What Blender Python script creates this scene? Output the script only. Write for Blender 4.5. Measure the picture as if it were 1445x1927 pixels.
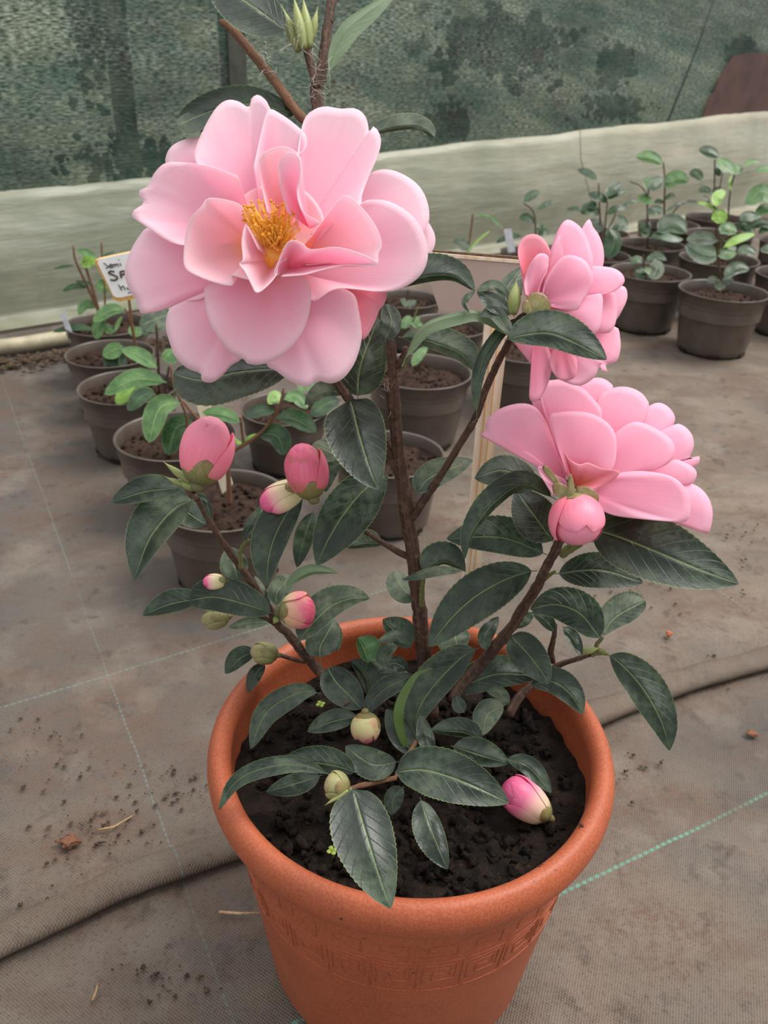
import bpy, math, random
from mathutils import Vector, Matrix, noise as mnoise
random.seed(7)
sc = bpy.context.scene
for o in list(bpy.data.objects): bpy.data.objects.remove(o)

# ------------------------------------------------------------------ camera, world, sun, exposure
W, HH, F = 1445.0, 1927.0, 1580.0
PITCH, ROLL, CH = math.radians(29.6), math.radians(2.2), 0.62
cam_d = bpy.data.cameras.new('camera'); cam = bpy.data.objects.new('camera', cam_d)
sc.collection.objects.link(cam); sc.camera = cam
CP = Vector((0, 0, CH))
AF = Vector((0, math.cos(PITCH), -math.sin(PITCH)))
R0 = Vector((1, 0, 0)); U0 = R0.cross(AF)
AR = R0 * math.cos(ROLL) + U0 * math.sin(ROLL)
AU = AR.cross(AF)
cam.matrix_world = Matrix(((AR.x, AU.x, -AF.x, CP.x), (AR.y, AU.y, -AF.y, CP.y), (AR.z, AU.z, -AF.z, CP.z), (0, 0, 0, 1)))
cam_d.sensor_fit = 'VERTICAL'; cam_d.sensor_height = 36; cam_d.lens = F * 36 / HH
cam_d.clip_start = 0.01; cam_d.clip_end = 60
cam_d.dof.use_dof = True; cam_d.dof.focus_distance = 0.47; cam_d.dof.aperture_fstop = 16
w = bpy.data.worlds.new('world'); sc.world = w; w.use_nodes = True
w.node_tree.nodes['Background'].inputs[0].default_value = (0.93, 0.97, 1.0, 1)
w.node_tree.nodes['Background'].inputs[1].default_value = 0.52
sun_d = bpy.data.lights.new('sun', 'SUN'); sun_d.energy = 1.9; sun_d.angle = math.radians(28); sun_d.color = (1, .96, .9)
sun = bpy.data.objects.new('sun', sun_d); sc.collection.objects.link(sun)
sun.rotation_euler = Vector((0.60, 0.12, 1.0)).to_track_quat('Z', 'Y').to_euler()
roof_d = bpy.data.lights.new('roof_daylight', 'AREA'); roof_d.shape = 'RECTANGLE'; roof_d.size = 4.5; roof_d.size_y = 5
roof_d.energy = 58; roof_d.color = (1, 0.985, 0.96)
roof = bpy.data.objects.new('roof_daylight', roof_d); sc.collection.objects.link(roof); roof.location = (0.4, 1.6, 2.9)
vs = sc.view_settings; vs.view_transform = 'Standard'; vs.look = 'None'; vs.gamma = 1; vs.use_curve_mapping = False; vs.exposure = 0.62

# ------------------------------------------------------------------ helpers
def ray(x, y): return AF + AR * ((x - W / 2) / F) + AU * ((HH / 2 - y) / F)
def P(x, y, d): return CP + ray(x, y) * d
def on_z(x, y, z):
    r = ray(x, y); return CP + r * ((z - CH) / r.z)
def depth_z(x, y, z):
    r = ray(x, y).z; return (z - CH) / r if r < -1e-3 else 1e3
def depth_y(x, y, Y): return Y / ray(x, y).y
def lin(c): return tuple(((v / 255) / 12.92 if v / 255 <= .04045 else ((v / 255 + .055) / 1.055) ** 2.4) for v in c) + (1,)
def smooth(a, b, x):
    t = max(0, min(1, (x - a) / (b - a))); return t * t * (3 - 2 * t)
def cr(pts, n, closed=False):
    """Catmull-Rom through tuples, n samples evenly by arc length."""
    m = len(pts); out = []
    def g(i):
        if closed: return pts[i % m]
        if i < 0: return tuple(2 * a - b for a, b in zip(pts[0], pts[1]))
        if i >= m: return tuple(2 * a - b for a, b in zip(pts[-1], pts[-2]))
        return pts[i]
    dense = []
    for i in range(m if closed else m - 1):
        a, b, c, d = g(i - 1), g(i), g(i + 1), g(i + 2)
        for k in range(12):
            t = k / 12
            dense.append(tuple(.5 * (2 * q + (r - p) * t + (2 * p - 5 * q + 4 * r - s) * t * t + (3 * q - p - 3 * r + s) * t ** 3) for p, q, r, s in zip(a, b, c, d)))
    dense.append(pts[0] if closed else pts[-1])
    L = [0]
    for a, b in zip(dense, dense[1:]): L.append(L[-1] + math.dist(a[:2], b[:2]) + 1e-9)
    j = 0
    for k in range(n):
        s = L[-1] * k / (n - 1)
        while j < len(L) - 2 and L[j + 1] < s: j += 1
        t = (s - L[j]) / (L[j + 1] - L[j]); out.append(tuple(p + (q - p) * t for p, q in zip(dense[j], dense[j + 1])))
    return out

ORIG = {}
def origin(p): return ORIG.get(p.name, Vector((0, 0, 0))) if p else Vector((0, 0, 0))
class MB:
    def __init__(s): s.v = []; s.f = []; s.uv = []
    def add(s, verts, faces, uvs=None):
        b = len(s.v); s.v += [Vector(q) for q in verts]; s.f += [tuple(i + b for i in f) for f in faces]
        s.uv += uvs if uvs else [(0, 0)] * len(verts)
    def tube(s, pts, rad, seg=8, caps=True, jit=0):
        pts = [Vector(p) for p in pts]; n = len(pts); rad = rad if isinstance(rad, (list, tuple)) else [rad] * n
        t = (pts[1] - pts[0]).normalized(); a = t.orthogonal().normalized(); V = []; UVs = []
        for i, p in enumerate(pts):
            t = (pts[min(i + 1, n - 1)] - pts[max(i - 1, 0)]).normalized()
            a = (a - t * a.dot(t)).normalized(); b = t.cross(a)
            for k in range(seg):
                an = 2 * math.pi * k / seg; r = rad[i] * (1 + jit * mnoise.noise((p + a * k) * 150))
                V.append(p + (a * math.cos(an) + b * math.sin(an)) * r); UVs.append((k / seg, i / n))
        Fc = [(i * seg + k, i * seg + (k + 1) % seg, (i + 1) * seg + (k + 1) % seg, (i + 1) * seg + k) for i in range(n - 1) for k in range(seg)]
        if caps: Fc += [tuple(range(seg))[::-1], tuple((n - 1) * seg + k for k in range(seg))]
        s.add(V, Fc, UVs)
    def lathe(s, prof, seg, c, xf=None):
        V = []; n = len(prof)
        for i, (r, z) in enumerate(prof):
            for k in range(seg):
                an = 2 * math.pi * k / seg; q = Vector((r * math.cos(an), r * math.sin(an), z))
                V.append(xf @ q if xf else Vector(c) + q)
        Fc = [(i * seg + k, i * seg + (k + 1) % seg, (i + 1) * seg + (k + 1) % seg, (i + 1) * seg + k) for i in range(n - 1) for k in range(seg)]
        s.add(V, Fc, [(k / seg, i / max(1, n - 1)) for i in range(n) for k in range(seg)])
    def hexa(s, c):  # 8 corners: bottom 4, top 4
        s.add(c, [(3, 2, 1, 0), (4, 5, 6, 7), (0, 1, 5, 4), (1, 2, 6, 5), (2, 3, 7, 6), (3, 0, 4, 7)])
    def blob(s, c, r, sub=1, rough=.25, sq=(1, 1, 1)):
        t = (1 + 5 ** .5) / 2
        V = [Vector(q).normalized() for q in ((-1, t, 0), (1, t, 0), (-1, -t, 0), (1, -t, 0), (0, -1, t), (0, 1, t), (0, -1, -t), (0, 1, -t), (t, 0, -1), (t, 0, 1), (-t, 0, -1), (-t, 0, 1))]
        Fc = [(0, 11, 5), (0, 5, 1), (0, 1, 7), (0, 7, 10), (0, 10, 11), (1, 5, 9), (5, 11, 4), (11, 10, 2), (10, 7, 6), (7, 1, 8), (3, 9, 4), (3, 4, 2), (3, 2, 6), (3, 6, 8), (3, 8, 9), (4, 9, 5), (2, 4, 11), (6, 2, 10), (8, 6, 7), (9, 8, 1)]
        for _ in range(sub):
            cache = {}; nf = []
            def mid(a, b):
                k = (min(a, b), max(a, b))
                if k not in cache: cache[k] = len(V); V.append(((V[a] + V[b]) / 2).normalized())
                return cache[k]
            for a, b, d in Fc:
                x, y, z = mid(a, b), mid(b, d), mid(d, a); nf += [(a, x, z), (b, y, x), (d, z, y), (x, y, z)]
            Fc = nf
        off = Vector((random.random() * 50, random.random() * 50, 0))
        s.add([Vector(c) + Vector((q.x * sq[0], q.y * sq[1], q.z * sq[2])) * r * (1 + rough * mnoise.noise(q * 1.7 + off) * 2) for q in V], Fc)
    def build(s, name, mat, parent=None, flat=False, mods=()):
        L = origin(parent); me = bpy.data.meshes.new(name)
        me.from_pydata([q - L for q in s.v], [], s.f); me.update()
        uvl = me.uv_layers.new(name='UVMap')
        for lp in me.loops: uvl.data[lp.index].uv = s.uv[lp.vertex_index]
        me.materials.append(mat)
        if not flat: me.polygons.foreach_set('use_smooth', [True] * len(me.polygons))
        o = bpy.data.objects.new(name, me); sc.collection.objects.link(o)
        if parent: o.parent = parent
        ORIG[o.name] = L
        return o
def tag(o, label=None, cat=None, group=None, kind=None):
    if label: o['label'] = label
    if cat: o['category'] = cat
    if group: o['group'] = group
    if kind: o['kind'] = kind
    return o
def empty(name, loc, label, cat, group=None):
    o = bpy.data.objects.new(name, None); sc.collection.objects.link(o); o.location = loc; o.empty_display_size = .02
    ORIG[o.name] = Vector(loc); return tag(o, label, cat, group)

# ------------------------------------------------------------------ materials
class NT:
    def __init__(s, name):
        s.m = bpy.data.materials.new(name); s.m.use_nodes = True; s.t = s.m.node_tree; s.N = s.t.nodes; s.b = s.N['Principled BSDF']; s.out = s.N['Material Output']
    def n(s, ty, **kw):
        q = s.N.new(ty)
        for k, v in kw.items(): setattr(q, k, v)
        return q
    def l(s, a, b): s.t.links.new(a, b)
    def val(s, sock, v):
        if hasattr(v, 'is_linked') or isinstance(v, bpy.types.NodeSocket): s.l(v, sock)
        else: sock.default_value = v
    def coord(s, kind='Object'):
        return s.n('ShaderNodeTexCoord').outputs[kind]
    def geo(s): return s.n('ShaderNodeNewGeometry')
    def noise(s, vec, scale, detail=4, rough=.55, dist=0):
        q = s.n('ShaderNodeTexNoise'); s.l(vec, q.inputs['Vector']); q.inputs['Scale'].default_value = scale; q.inputs['Detail'].default_value = detail
        q.inputs['Roughness'].default_value = rough; q.inputs['Distortion'].default_value = dist; return q.outputs['Fac']
    def math(s, op, a, b=0.0, c=0.0):
        q = s.n('ShaderNodeMath', operation=op); s.val(q.inputs[0], a); s.val(q.inputs[1], b); s.val(q.inputs[2], c); return q.outputs[0]
    def rng(s, v, a, b, c=0.0, d=1.0):
        q = s.n('ShaderNodeMapRange'); q.clamp = True; s.val(q.inputs[0], v)
        for i, x in enumerate((a, b, c, d)): q.inputs[i + 1].default_value = x
        return q.outputs[0]
    def mix(s, f, a, b, mode='MIX'):
        q = s.n('ShaderNodeMix', data_type='RGBA', blend_type=mode); s.val(q.inputs[0], f); s.val(q.inputs[6], a); s.val(q.inputs[7], b); return q.outputs[2]
    def sep(s, v):
        q = s.n('ShaderNodeSeparateXYZ'); s.l(v, q.inputs[0]); return q.outputs
    def dot(s, v, k):
        q = s.n('ShaderNodeVectorMath', operation='DOT_PRODUCT'); s.l(v, q.inputs[0]); q.inputs[1].default_value = k; return q.outputs['Value']
    def bump(s, h, strength=.3, dist=.001):
        q = s.n('ShaderNodeBump'); s.l(h, q.inputs['Height']); q.inputs['Strength'].default_value = strength; q.inputs['Distance'].default_value = dist
        s.l(q.outputs[0], s.b.inputs['Normal']); return q
    def scale(s, v, k):
        q = s.n('ShaderNodeMapping'); s.l(v, q.inputs[0]); q.inputs['Scale'].default_value = k; return q.outputs[0]
    def set(s, color=None, rough=.5, spec=.5, **kw):
        if color is not None: s.val(s.b.inputs['Base Color'], color)
        s.val(s.b.inputs['Roughness'], rough); s.b.inputs['Specular IOR Level'].default_value = spec
        for k, v in kw.items(): s.b.inputs[k.replace('_', ' ')].default_value = v
        return s.m
    def translucent(s, color, fac):
        tr = s.n('ShaderNodeBsdfTranslucent'); s.val(tr.inputs[0], color); mx = s.n('ShaderNodeMixShader'); s.val(mx.inputs[0], fac)
        s.l(s.b.outputs[0], mx.inputs[1]); s.l(tr.outputs[0], mx.inputs[2]); s.l(mx.outputs[0], s.out.inputs[0])

def leaf_mat(name, dark, mid, dust, rib, under, dustamt=.5, rough=.38):
    t = NT(name); p = t.coord(); uv = t.coord('UV'); u, v, _ = t.sep(uv)
    a = t.math('ABSOLUTE', t.math('SUBTRACT', u, .5))
    n1 = t.noise(p, 38, 5, .6); n2 = t.noise(p, 210, 4, .6); n3 = t.noise(p, 900, 2)
    col = t.mix(t.rng(n1, .35, .68), dark, mid)
    du = t.math('MULTIPLY', t.rng(n1, .42, .62), t.rng(n2, .36, .58))
    vo = t.n('ShaderNodeTexVoronoi', feature='DISTANCE_TO_EDGE'); t.l(p, vo.inputs[0]); vo.inputs['Scale'].default_value = 240
    ring = t.math('MULTIPLY', t.rng(vo.outputs['Distance'], .0, .1, 1, 0), t.rng(n1, .5, .6))
    col = t.mix(t.math('MULTIPLY', t.math('MAXIMUM', du, t.math('MULTIPLY', ring, .7)), dustamt), col, dust)
    # side veins
    ph = t.math('ADD', t.math('MULTIPLY', v, 9.0), t.math('MULTIPLY', a, -5.0))
    vein = t.rng(t.math('ABSOLUTE', t.math('SUBTRACT', t.math('FRACT', ph), .5)), 0, .06, 1, 0)
    col = t.mix(t.math('MULTIPLY', vein, .09), col, rib)
    col = t.mix(t.rng(a, .007, .020, .8, 0), col, rib)
    col = t.mix(t.rng(a, .478, .495, 0, .75), col, rib)
    col = t.mix(t.rng(n3, .73, .78, 0, .6), col, lin((170, 175, 165)))
    und = t.mix(t.rng(a, .01, .03, .7, 0), under, rib)
    g = t.geo(); col = t.mix(g.outputs['Backfacing'], col, und)
    rg = t.rng(du, 0, 1, rough, rough + .25)
    t.set(col, rg, .45)
    h = t.math('ADD', t.math('MULTIPLY', t.rng(a, 0, .05), .6), t.math('ADD', t.math('MULTIPLY', vein, -.35), t.math('MULTIPLY', n2, .5)))
    t.bump(h, .4, .0012)
    t.translucent(lin((90, 125, 40)), .10)
    return t.m
M = {}
M['leaf'] = leaf_mat('leaf_green', lin((16, 31, 23)), lin((28, 44, 31)), lin((80, 94, 74)), lin((112, 130, 78)), lin((104, 122, 92)), .62, .34)
M['leaf_dusty'] = leaf_mat('leaf_dusty', lin((38, 54, 42)), lin((62, 76, 59)), lin((112, 120, 99)), lin((134, 150, 100)), lin((120, 138, 104)), .75, .45)
M['leaf_young'] = leaf_mat('leaf_young', lin((52, 88, 46)), lin((84, 122, 66)), lin((120, 148, 96)), lin((150, 172, 104)), lin((130, 160, 90)), .4, .35)
M['leaf_back'] = leaf_mat('leaf_back', lin((62, 82, 36)), lin((78, 98, 46)), lin((100, 118, 66)), lin((116, 132, 74)), lin((76, 98, 44)), .2, .4)
M['leaf_lime'] = leaf_mat('leaf_lime', lin((96, 138, 42)), lin((130, 168, 62)), lin((160, 190, 100)), lin((170, 195, 100)), lin((150, 180, 80)), .3, .35)
M['leaf_seed'] = leaf_mat('leaf_seedling', lin((20, 42, 25)), lin((44, 78, 36)), lin((96, 118, 90)), lin((100, 136, 76)), lin((105, 130, 85)), .1, .27)

def petal_mat(name, edge, body, base, tr=.45, stamen_glow=None, blotch=None):
    t = NT(name); p = t.coord(); uv = t.coord('UV'); u, v, _ = t.sep(uv)
    col = t.mix(t.rng(v, .15, .75), base, body); col = t.mix(t.rng(v, .72, 1.0, 0, .8), col, edge)
    vn = t.noise(t.scale(uv, (70, 3, 1)), 1.0, 3)
    col = t.mix(t.math('MULTIPLY', t.rng(vn, .45, .7), .16), col, base)
    n = t.noise(p, 60, 3); col = t.mix(t.math('MULTIPLY', t.rng(n, .5, .7), .12), col, edge)
    if stamen_glow: col = t.mix(t.rng(v, .12, .42, .9, 0), col, stamen_glow)  # yellow light thrown by the stamens, painted into the petal's base colour
    if blotch: col = t.mix(t.math('MULTIPLY', t.rng(t.noise(p, 75, 3), .47, .62), t.rng(v, .1, .5, .9, .25)), col, blotch)
    t.set(col, .6, .12)
    t.bump(vn, .12, .0008)
    t.translucent(t.mix(.35, col, lin((255, 170, 195))), tr); return t.m
PK = dict(edge=lin((255, 238, 244)), body=lin((255, 214, 230)), base=lin((253, 190, 210)))
M['petal'] = petal_mat('petal_pink', **PK)
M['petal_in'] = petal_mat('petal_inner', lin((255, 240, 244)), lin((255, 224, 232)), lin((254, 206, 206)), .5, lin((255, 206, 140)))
M['petal_deep'] = petal_mat('petal_deep_pink', lin((250, 186, 206)), lin((246, 164, 190)), lin((242, 130, 160)), .4)
M['petal_side'] = petal_mat('petal_side', lin((255, 214, 231)), lin((254, 194, 217)), lin((251, 166, 194)), .45)
M['petal_tint'] = petal_mat('petal_tinted', lin((250, 180, 195)), lin((244, 140, 160)), lin((214, 120, 80)), .3, None, lin((208, 62, 78)))
def flat_mat(name, c1, c2, rough=.6, ns=80, bump=.2, spec=.4, lo=.4, hi=.65, obj=True):
    t = NT(name); p = t.coord(); n = t.noise(p, ns, 5, .6); t.set(t.mix(t.rng(n, lo, hi), c1, c2), rough, spec)
    if bump: t.bump(n, bump, .001)
    return t.m
M['stamen'] = flat_mat('stamen_yellow', lin((255, 206, 96)), lin((252, 180, 60)), .5, 300, 0)
M['anther'] = flat_mat('anther_orange', lin((244, 170, 50)), lin((214, 136, 36)), .7, 300, 0)
def bud_mat(name, stops, blotch=None):
    t = NT(name); uv = t.coord('UV'); v = t.sep(uv)[1]; q = t.n('ShaderNodeValToRGB'); t.l(v, q.inputs[0]); e = q.color_ramp.elements
    e[0].position, e[0].color = stops[0]; e[1].position, e[1].color = stops[-1]
    for ps, c in stops[1:-1]:
        x = e.new(ps); x.color = c
    col = q.outputs[0]
    vn = t.noise(t.scale(uv, (26, 3, 1)), 1.0, 3); col = t.mix(t.math('MULTIPLY', t.rng(vn, .4, .7), .22), col, lin((252, 180, 190)))
    if blotch: col = t.mix(t.math('MULTIPLY', t.rng(t.noise(t.coord(), 90, 3), .5, .65), .7), col, blotch)
    t.set(col, .42, .4); t.bump(vn, .2, .0006); t.translucent(col, .12); return t.m
M['bud_pink'] = bud_mat('bud_pink', [(0, lin((240, 140, 140))), (.4, lin((248, 126, 154))), (1, lin((253, 156, 180)))])
M['bud_rose'] = bud_mat('bud_rose', [(0, lin((214, 104, 100))), (.4, lin((238, 104, 136))), (1, lin((246, 116, 152)))], lin((176, 110, 80)))
M['bud_cream'] = bud_mat('bud_cream', [(0, lin((206, 200, 130))), (.5, lin((236, 222, 176))), (.66, lin((244, 190, 180))), (.8, lin((244, 112, 160))), (1, lin((240, 90, 150)))])
M['bud_mixed'] = bud_mat('bud_mixed', [(0, lin((170, 180, 100))), (.35, lin((226, 190, 150))), (.6, lin((232, 120, 140))), (1, lin((226, 70, 110)))], lin((226, 170, 140)))
M['bud_green'] = bud_mat('bud_green', [(0, lin((110, 122, 66))), (.6, lin((140, 146, 88))), (1, lin((170, 160, 110)))])
M['bud_drop'] = bud_mat('bud_drop', [(0, lin((176, 190, 120))), (.6, lin((206, 196, 140))), (.8, lin((226, 160, 150))), (1, lin((230, 110, 140)))], lin((196, 130, 110)))
M['sepal'] = bud_mat('sepal_green', [(0, lin((86, 100, 44))), (.5, lin((122, 132, 70))), (.85, lin((136, 124, 72))), (1, lin((120, 88, 60)))], lin((128, 104, 60)))
M['shoot'] = bud_mat('shoot_green', [(0, lin((120, 140, 70))), (1, lin((160, 178, 100)))])
def bark(name, c1, c2, c3):
    t = NT(name); uv = t.coord('UV'); p = t.coord(); n = t.noise(t.scale(uv, (14, 40, 1)), 1, 5, .65); n2 = t.noise(p, 260, 5, .7)
    st = t.noise(t.scale(uv, (22, 5, 1)), 1, 4)
    col = t.mix(t.rng(st, .35, .65), c1, c2); col = t.mix(t.rng(n2, .5, .7), col, c3); t.set(col, .75, .3)
    t.bump(t.math('ADD', st, n2), .7, .0015); return t.m
M['bark'] = bark('bark_brown', lin((56, 40, 33)), lin((100, 74, 61)), lin((118, 92, 78)))
M['twig'] = bark('twig_tan', lin((98, 66, 48)), lin((138, 100, 76)), lin((120, 92, 66)))
M['twig_green'] = bark('twig_green', lin((92, 100, 56)), lin((130, 130, 80)), lin((140, 120, 80)))
def terracotta():
    t = NT('terracotta_plastic'); p = t.coord(); n = t.noise(p, 25, 4); n2 = t.noise(p, 700, 2); n3 = t.noise(p, 170, 3, .5)
    col = t.mix(t.rng(n, .35, .65), lin((152, 73, 44)), lin((164, 82, 51))); col = t.mix(t.rng(n2, .4, .65, 0, .35), col, lin((196, 116, 82)))
    col = t.mix(t.rng(n3, .71, .75, 0, .85), col, lin((70, 46, 34)))
    t.set(col, .5, .4); t.bump(n2, .12, .0005); return t.m
M['terracotta'] = terracotta()
def soil_mat(name, a, b, c):
    t = NT(name); p = t.coord(); n = t.noise(p, 70, 6, .7); n2 = t.noise(p, 260, 5, .7)
    col = t.mix(t.rng(n, .38, .62), a, b); col = t.mix(t.rng(n2, .6, .72, 0, .8), col, c); t.set(col, .9, .2); t.bump(t.math('ADD', n, n2), 1.0, .006); return t.m
M['soil'] = soil_mat('dark_soil', lin((24, 19, 16)), lin((52, 40, 33)), lin((98, 78, 64)))
M['soil_bg'] = soil_mat('brown_soil', lin((50, 36, 30)), lin((80, 60, 50)), lin((122, 96, 80)))
def plastic_pot():
    t = NT('brown_plastic'); p = t.coord(); n = t.noise(p, 30, 5, .6); z = t.sep(p)[2]
    t.set(t.mix(t.rng(n, .35, .7), lin((80, 70, 63)), lin((96, 85, 77))), .32, .5); return t.m
M['plastic'] = plastic_pot()
M['tag'] = flat_mat('white_plastic', lin((222, 222, 226)), lin((196, 198, 206)), .35, 60, 0)
M['tag_glint'] = flat_mat('clear_plastic', lin((210, 212, 214)), lin((170, 174, 178)), .2, 60, 0)
def wood(name, a, b):
    t = NT(name); p = t.coord(); n = t.noise(t.scale(p, (260, 260, 14)), 1, 4, .6); t.set(t.mix(t.rng(n, .38, .66), a, b), .6, .3); t.bump(n, .2, .0006); return t.m
M['wood'] = wood('pale_wood', lin((244, 232, 208)), lin((226, 204, 168)))
M['wood_edge'] = wood('ply_edge', lin((234, 190, 120)), lin((212, 160, 92)))
M['card'] = flat_mat('white_card', lin((250, 250, 247)), lin((244, 244, 241)), .5, 30, 0)
M['card_back'] = flat_mat('beige_card', lin((186, 170, 158)), lin((176, 160, 148)), .6, 14, .05)
M['bark_edge'] = flat_mat('brown_edge', lin((110, 84, 66)), lin((70, 52, 42)), .8, 400, .4)
M['ink'] = flat_mat('ink', lin((70, 60, 62)), lin((88, 76, 76)), .6, 90, 0)
M['straw'] = flat_mat('straw', lin((190, 160, 118)), lin((150, 120, 84)), .7, 200, .2)
M['ant'] = flat_mat('ant_black', lin((28, 22, 20)), lin((40, 30, 26)), .4, 200, 0)
M['scrap'] = flat_mat('dry_leaf', lin((120, 76, 52)), lin((92, 62, 46)), .8, 200, .2)
M['berry'] = flat_mat('orange_bit', lin((190, 110, 70)), lin((170, 90, 56)), .6, 200, .1)
M['rust'] = flat_mat('rusty_sheet', lin((92, 66, 60)), lin((74, 54, 50)), .7, 12, .2)
M['post'] = flat_mat('weathered_post', lin((70, 72, 60)), lin((52, 56, 48)), .8, 40, .2)
M['pipe'] = flat_mat('cream_pipe', lin((176, 166, 140)), lin((150, 140, 116)), .5, 30, .05)
M['bush'] = flat_mat('dark_bush', lin((14, 15, 12)), lin((26, 27, 20)), .9, 60, .3)
M['dry'] = flat_mat('dry_litter', lin((58, 44, 34)), lin((96, 76, 54)), .9, 70, .4)
M['outside'] = flat_mat('outside_ground', lin((62, 78, 66)), lin((146, 148, 128)), .9, 2.6, 0, .2, .35, .7)
M['cord'] = flat_mat('dark_cord', lin((34, 42, 38)), lin((50, 58, 52)), .7, 100, 0)
M['moss'] = flat_mat('weed_green', lin((130, 150, 60)), lin((160, 176, 84)), .5, 200, 0)
M['web'] = flat_mat('cobweb', lin((196, 190, 178)), lin((176, 170, 160)), .7, 100, 0)

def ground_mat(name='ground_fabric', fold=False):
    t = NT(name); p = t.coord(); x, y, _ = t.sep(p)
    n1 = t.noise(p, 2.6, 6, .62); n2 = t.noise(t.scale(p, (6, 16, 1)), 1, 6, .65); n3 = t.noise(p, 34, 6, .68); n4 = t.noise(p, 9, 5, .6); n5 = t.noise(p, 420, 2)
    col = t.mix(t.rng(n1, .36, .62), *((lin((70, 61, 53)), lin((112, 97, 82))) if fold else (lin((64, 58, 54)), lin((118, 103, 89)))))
    gl = t.rng(x, -.55, .25, 1, 0)                       # cloth turns darker grey towards the left, further back
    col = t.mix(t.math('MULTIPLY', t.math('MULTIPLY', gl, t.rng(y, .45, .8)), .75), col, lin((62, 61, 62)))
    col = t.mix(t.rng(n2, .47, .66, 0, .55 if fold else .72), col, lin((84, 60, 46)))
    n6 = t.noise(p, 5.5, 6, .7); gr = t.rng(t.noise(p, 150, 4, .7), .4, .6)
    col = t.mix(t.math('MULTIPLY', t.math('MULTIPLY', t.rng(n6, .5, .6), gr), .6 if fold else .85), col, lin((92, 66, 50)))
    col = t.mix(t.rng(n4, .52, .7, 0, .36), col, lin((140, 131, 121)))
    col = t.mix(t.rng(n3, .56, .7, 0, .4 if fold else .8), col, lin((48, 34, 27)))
    # woven threads
    d1 = t.math('SINE', t.math('MULTIPLY', t.dot(p, (.94, .34, 0)), 2400)); d2 = t.math('SINE', t.math('MULTIPLY', t.dot(p, (-.34, .94, 0)), 1900))
    wv = t.math('MULTIPLY', d1, d2)
    col = t.mix(t.rng(wv, -.2, .9, 0, .42), col, lin((140, 130, 120))); col = t.mix(t.rng(n5, .55, .7, 0, .4), col, lin((48, 42, 38)))
    def line(a, b, wd, c, amt):
        nonlocal col
        A, B = on_z(*a, 0), on_z(*b, 0); dr = (B - A).normalized(); nr = Vector((-dr.y, dr.x, 0))
        ds = t.math('ABSOLUTE', t.math('ADD', t.math('SUBTRACT', t.dot(p, nr), nr.dot(A)), t.math('MULTIPLY', t.math('SUBTRACT', n4, .5), .006)))
        dash = t.rng(t.math('SINE', t.math('MULTIPLY', t.dot(p, dr), 900)), -.6, .4, .25, 1)
        br = t.rng(t.noise(p, 12, 3), .36, .56, .25, 1)
        f = t.math('MULTIPLY', t.math('MULTIPLY', t.rng(ds, wd * .6, wd, 1, 0), dash), t.math('MULTIPLY', br, amt)); col = t.mix(f, col, c)
    line((20, 1320), (430, 1195), .0013, lin((104, 132, 122)), .7)
    line((1075, 1667), (1445, 1487), .0019, lin((96, 150, 130)), .9)
    line((85, 940), (410, 1840), .0011, lin((110, 130, 126)), .5)
    line((940, 830), (1090, 930), .0014, lin((138, 160, 156)), .3)
    t.set(col, t.rng(n1, .3, .7, .55, .8), .35)
    t.bump(t.math('ADD', t.math('MULTIPLY', wv, .25), t.math('ADD', n3, t.math('MULTIPLY', n2, 2.))), .5, .002)
    return t.m
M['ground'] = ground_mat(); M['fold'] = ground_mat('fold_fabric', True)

# ------------------------------------------------------------------ setting
A = on_z(0, 600, 0); B = on_z(1445, 385, 0); wd = (B - A).normalized(); wn = Vector((wd.y, -wd.x, 0))   # wn points towards the camera
A0 = A - wd * .8; WL = (B - A).length + 2.2
def wall_z(px, py):
    r = ray(px, py); k = (A - CP).dot(wn) / r.dot(wn); q = CP + r * k; return q, (q - A0).dot(wd)
zt1, zt2 = wall_z(0, 362), wall_z(1445, 207)
def band_top(s): return zt1[0].z + (zt2[0].z - zt1[0].z) * (s - zt1[1]) / (zt2[1] - zt1[1]) + .0025 * math.sin(s * 9) + .0012 * math.sin(s * 23)
# floor
m = MB(); nx, ny = 60, 60; V = []
for j in range(ny + 1):
    for i in range(nx + 1):
        q = Vector((-3 + 6.6 * i / nx, -1.2 + 5.6 * j / ny, 0)); q.z = -.0025 + .003 * mnoise.noise(q * 3.1) - .002; V.append(q)
m.add(V, [(j * (nx + 1) + i, j * (nx + 1) + i + 1, (j + 1) * (nx + 1) + i + 1, (j + 1) * (nx + 1) + i) for j in range(ny) for i in range(nx)])
tag(m.build('floor', M['ground']), kind='structure')
# plastic band
def film_mat():
    t = NT('milky_film'); p = t.coord(); s_, z = t.dot(p, wd), t.sep(p)[2]
    n = t.noise(p, 3.2, 5, .6); n2 = t.noise(t.scale(p, (4, 4, 26)), 1, 5, .6); n3 = t.noise(p, 24, 5, .7)
    col = t.mix(t.rng(n, .35, .65), lin((196, 192, 170)), lin((236, 227, 204)))
    col = t.mix(t.math('MULTIPLY', t.rng(s_, 3.2, 1.0), t.rng(t.noise(p, 5, 4), .2, .6, .45, .85)), col, lin((142, 150, 130)))
    col = t.mix(t.rng(n2, .5, .7, 0, .5), col, lin((216, 216, 204)))
    col = t.mix(t.math('MULTIPLY', t.rng(n3, .5, .72), t.rng(z, .0, .12, .5, .12)), col, lin((104, 112, 84)))
    t.set(col, .34, .5); t.bump(n2, .35, .02); t.translucent(lin((226, 224, 206)), .45); return t.m
M['film'] = film_mat()
m = MB(); ns, nz = 160, 14; V = []
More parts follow.
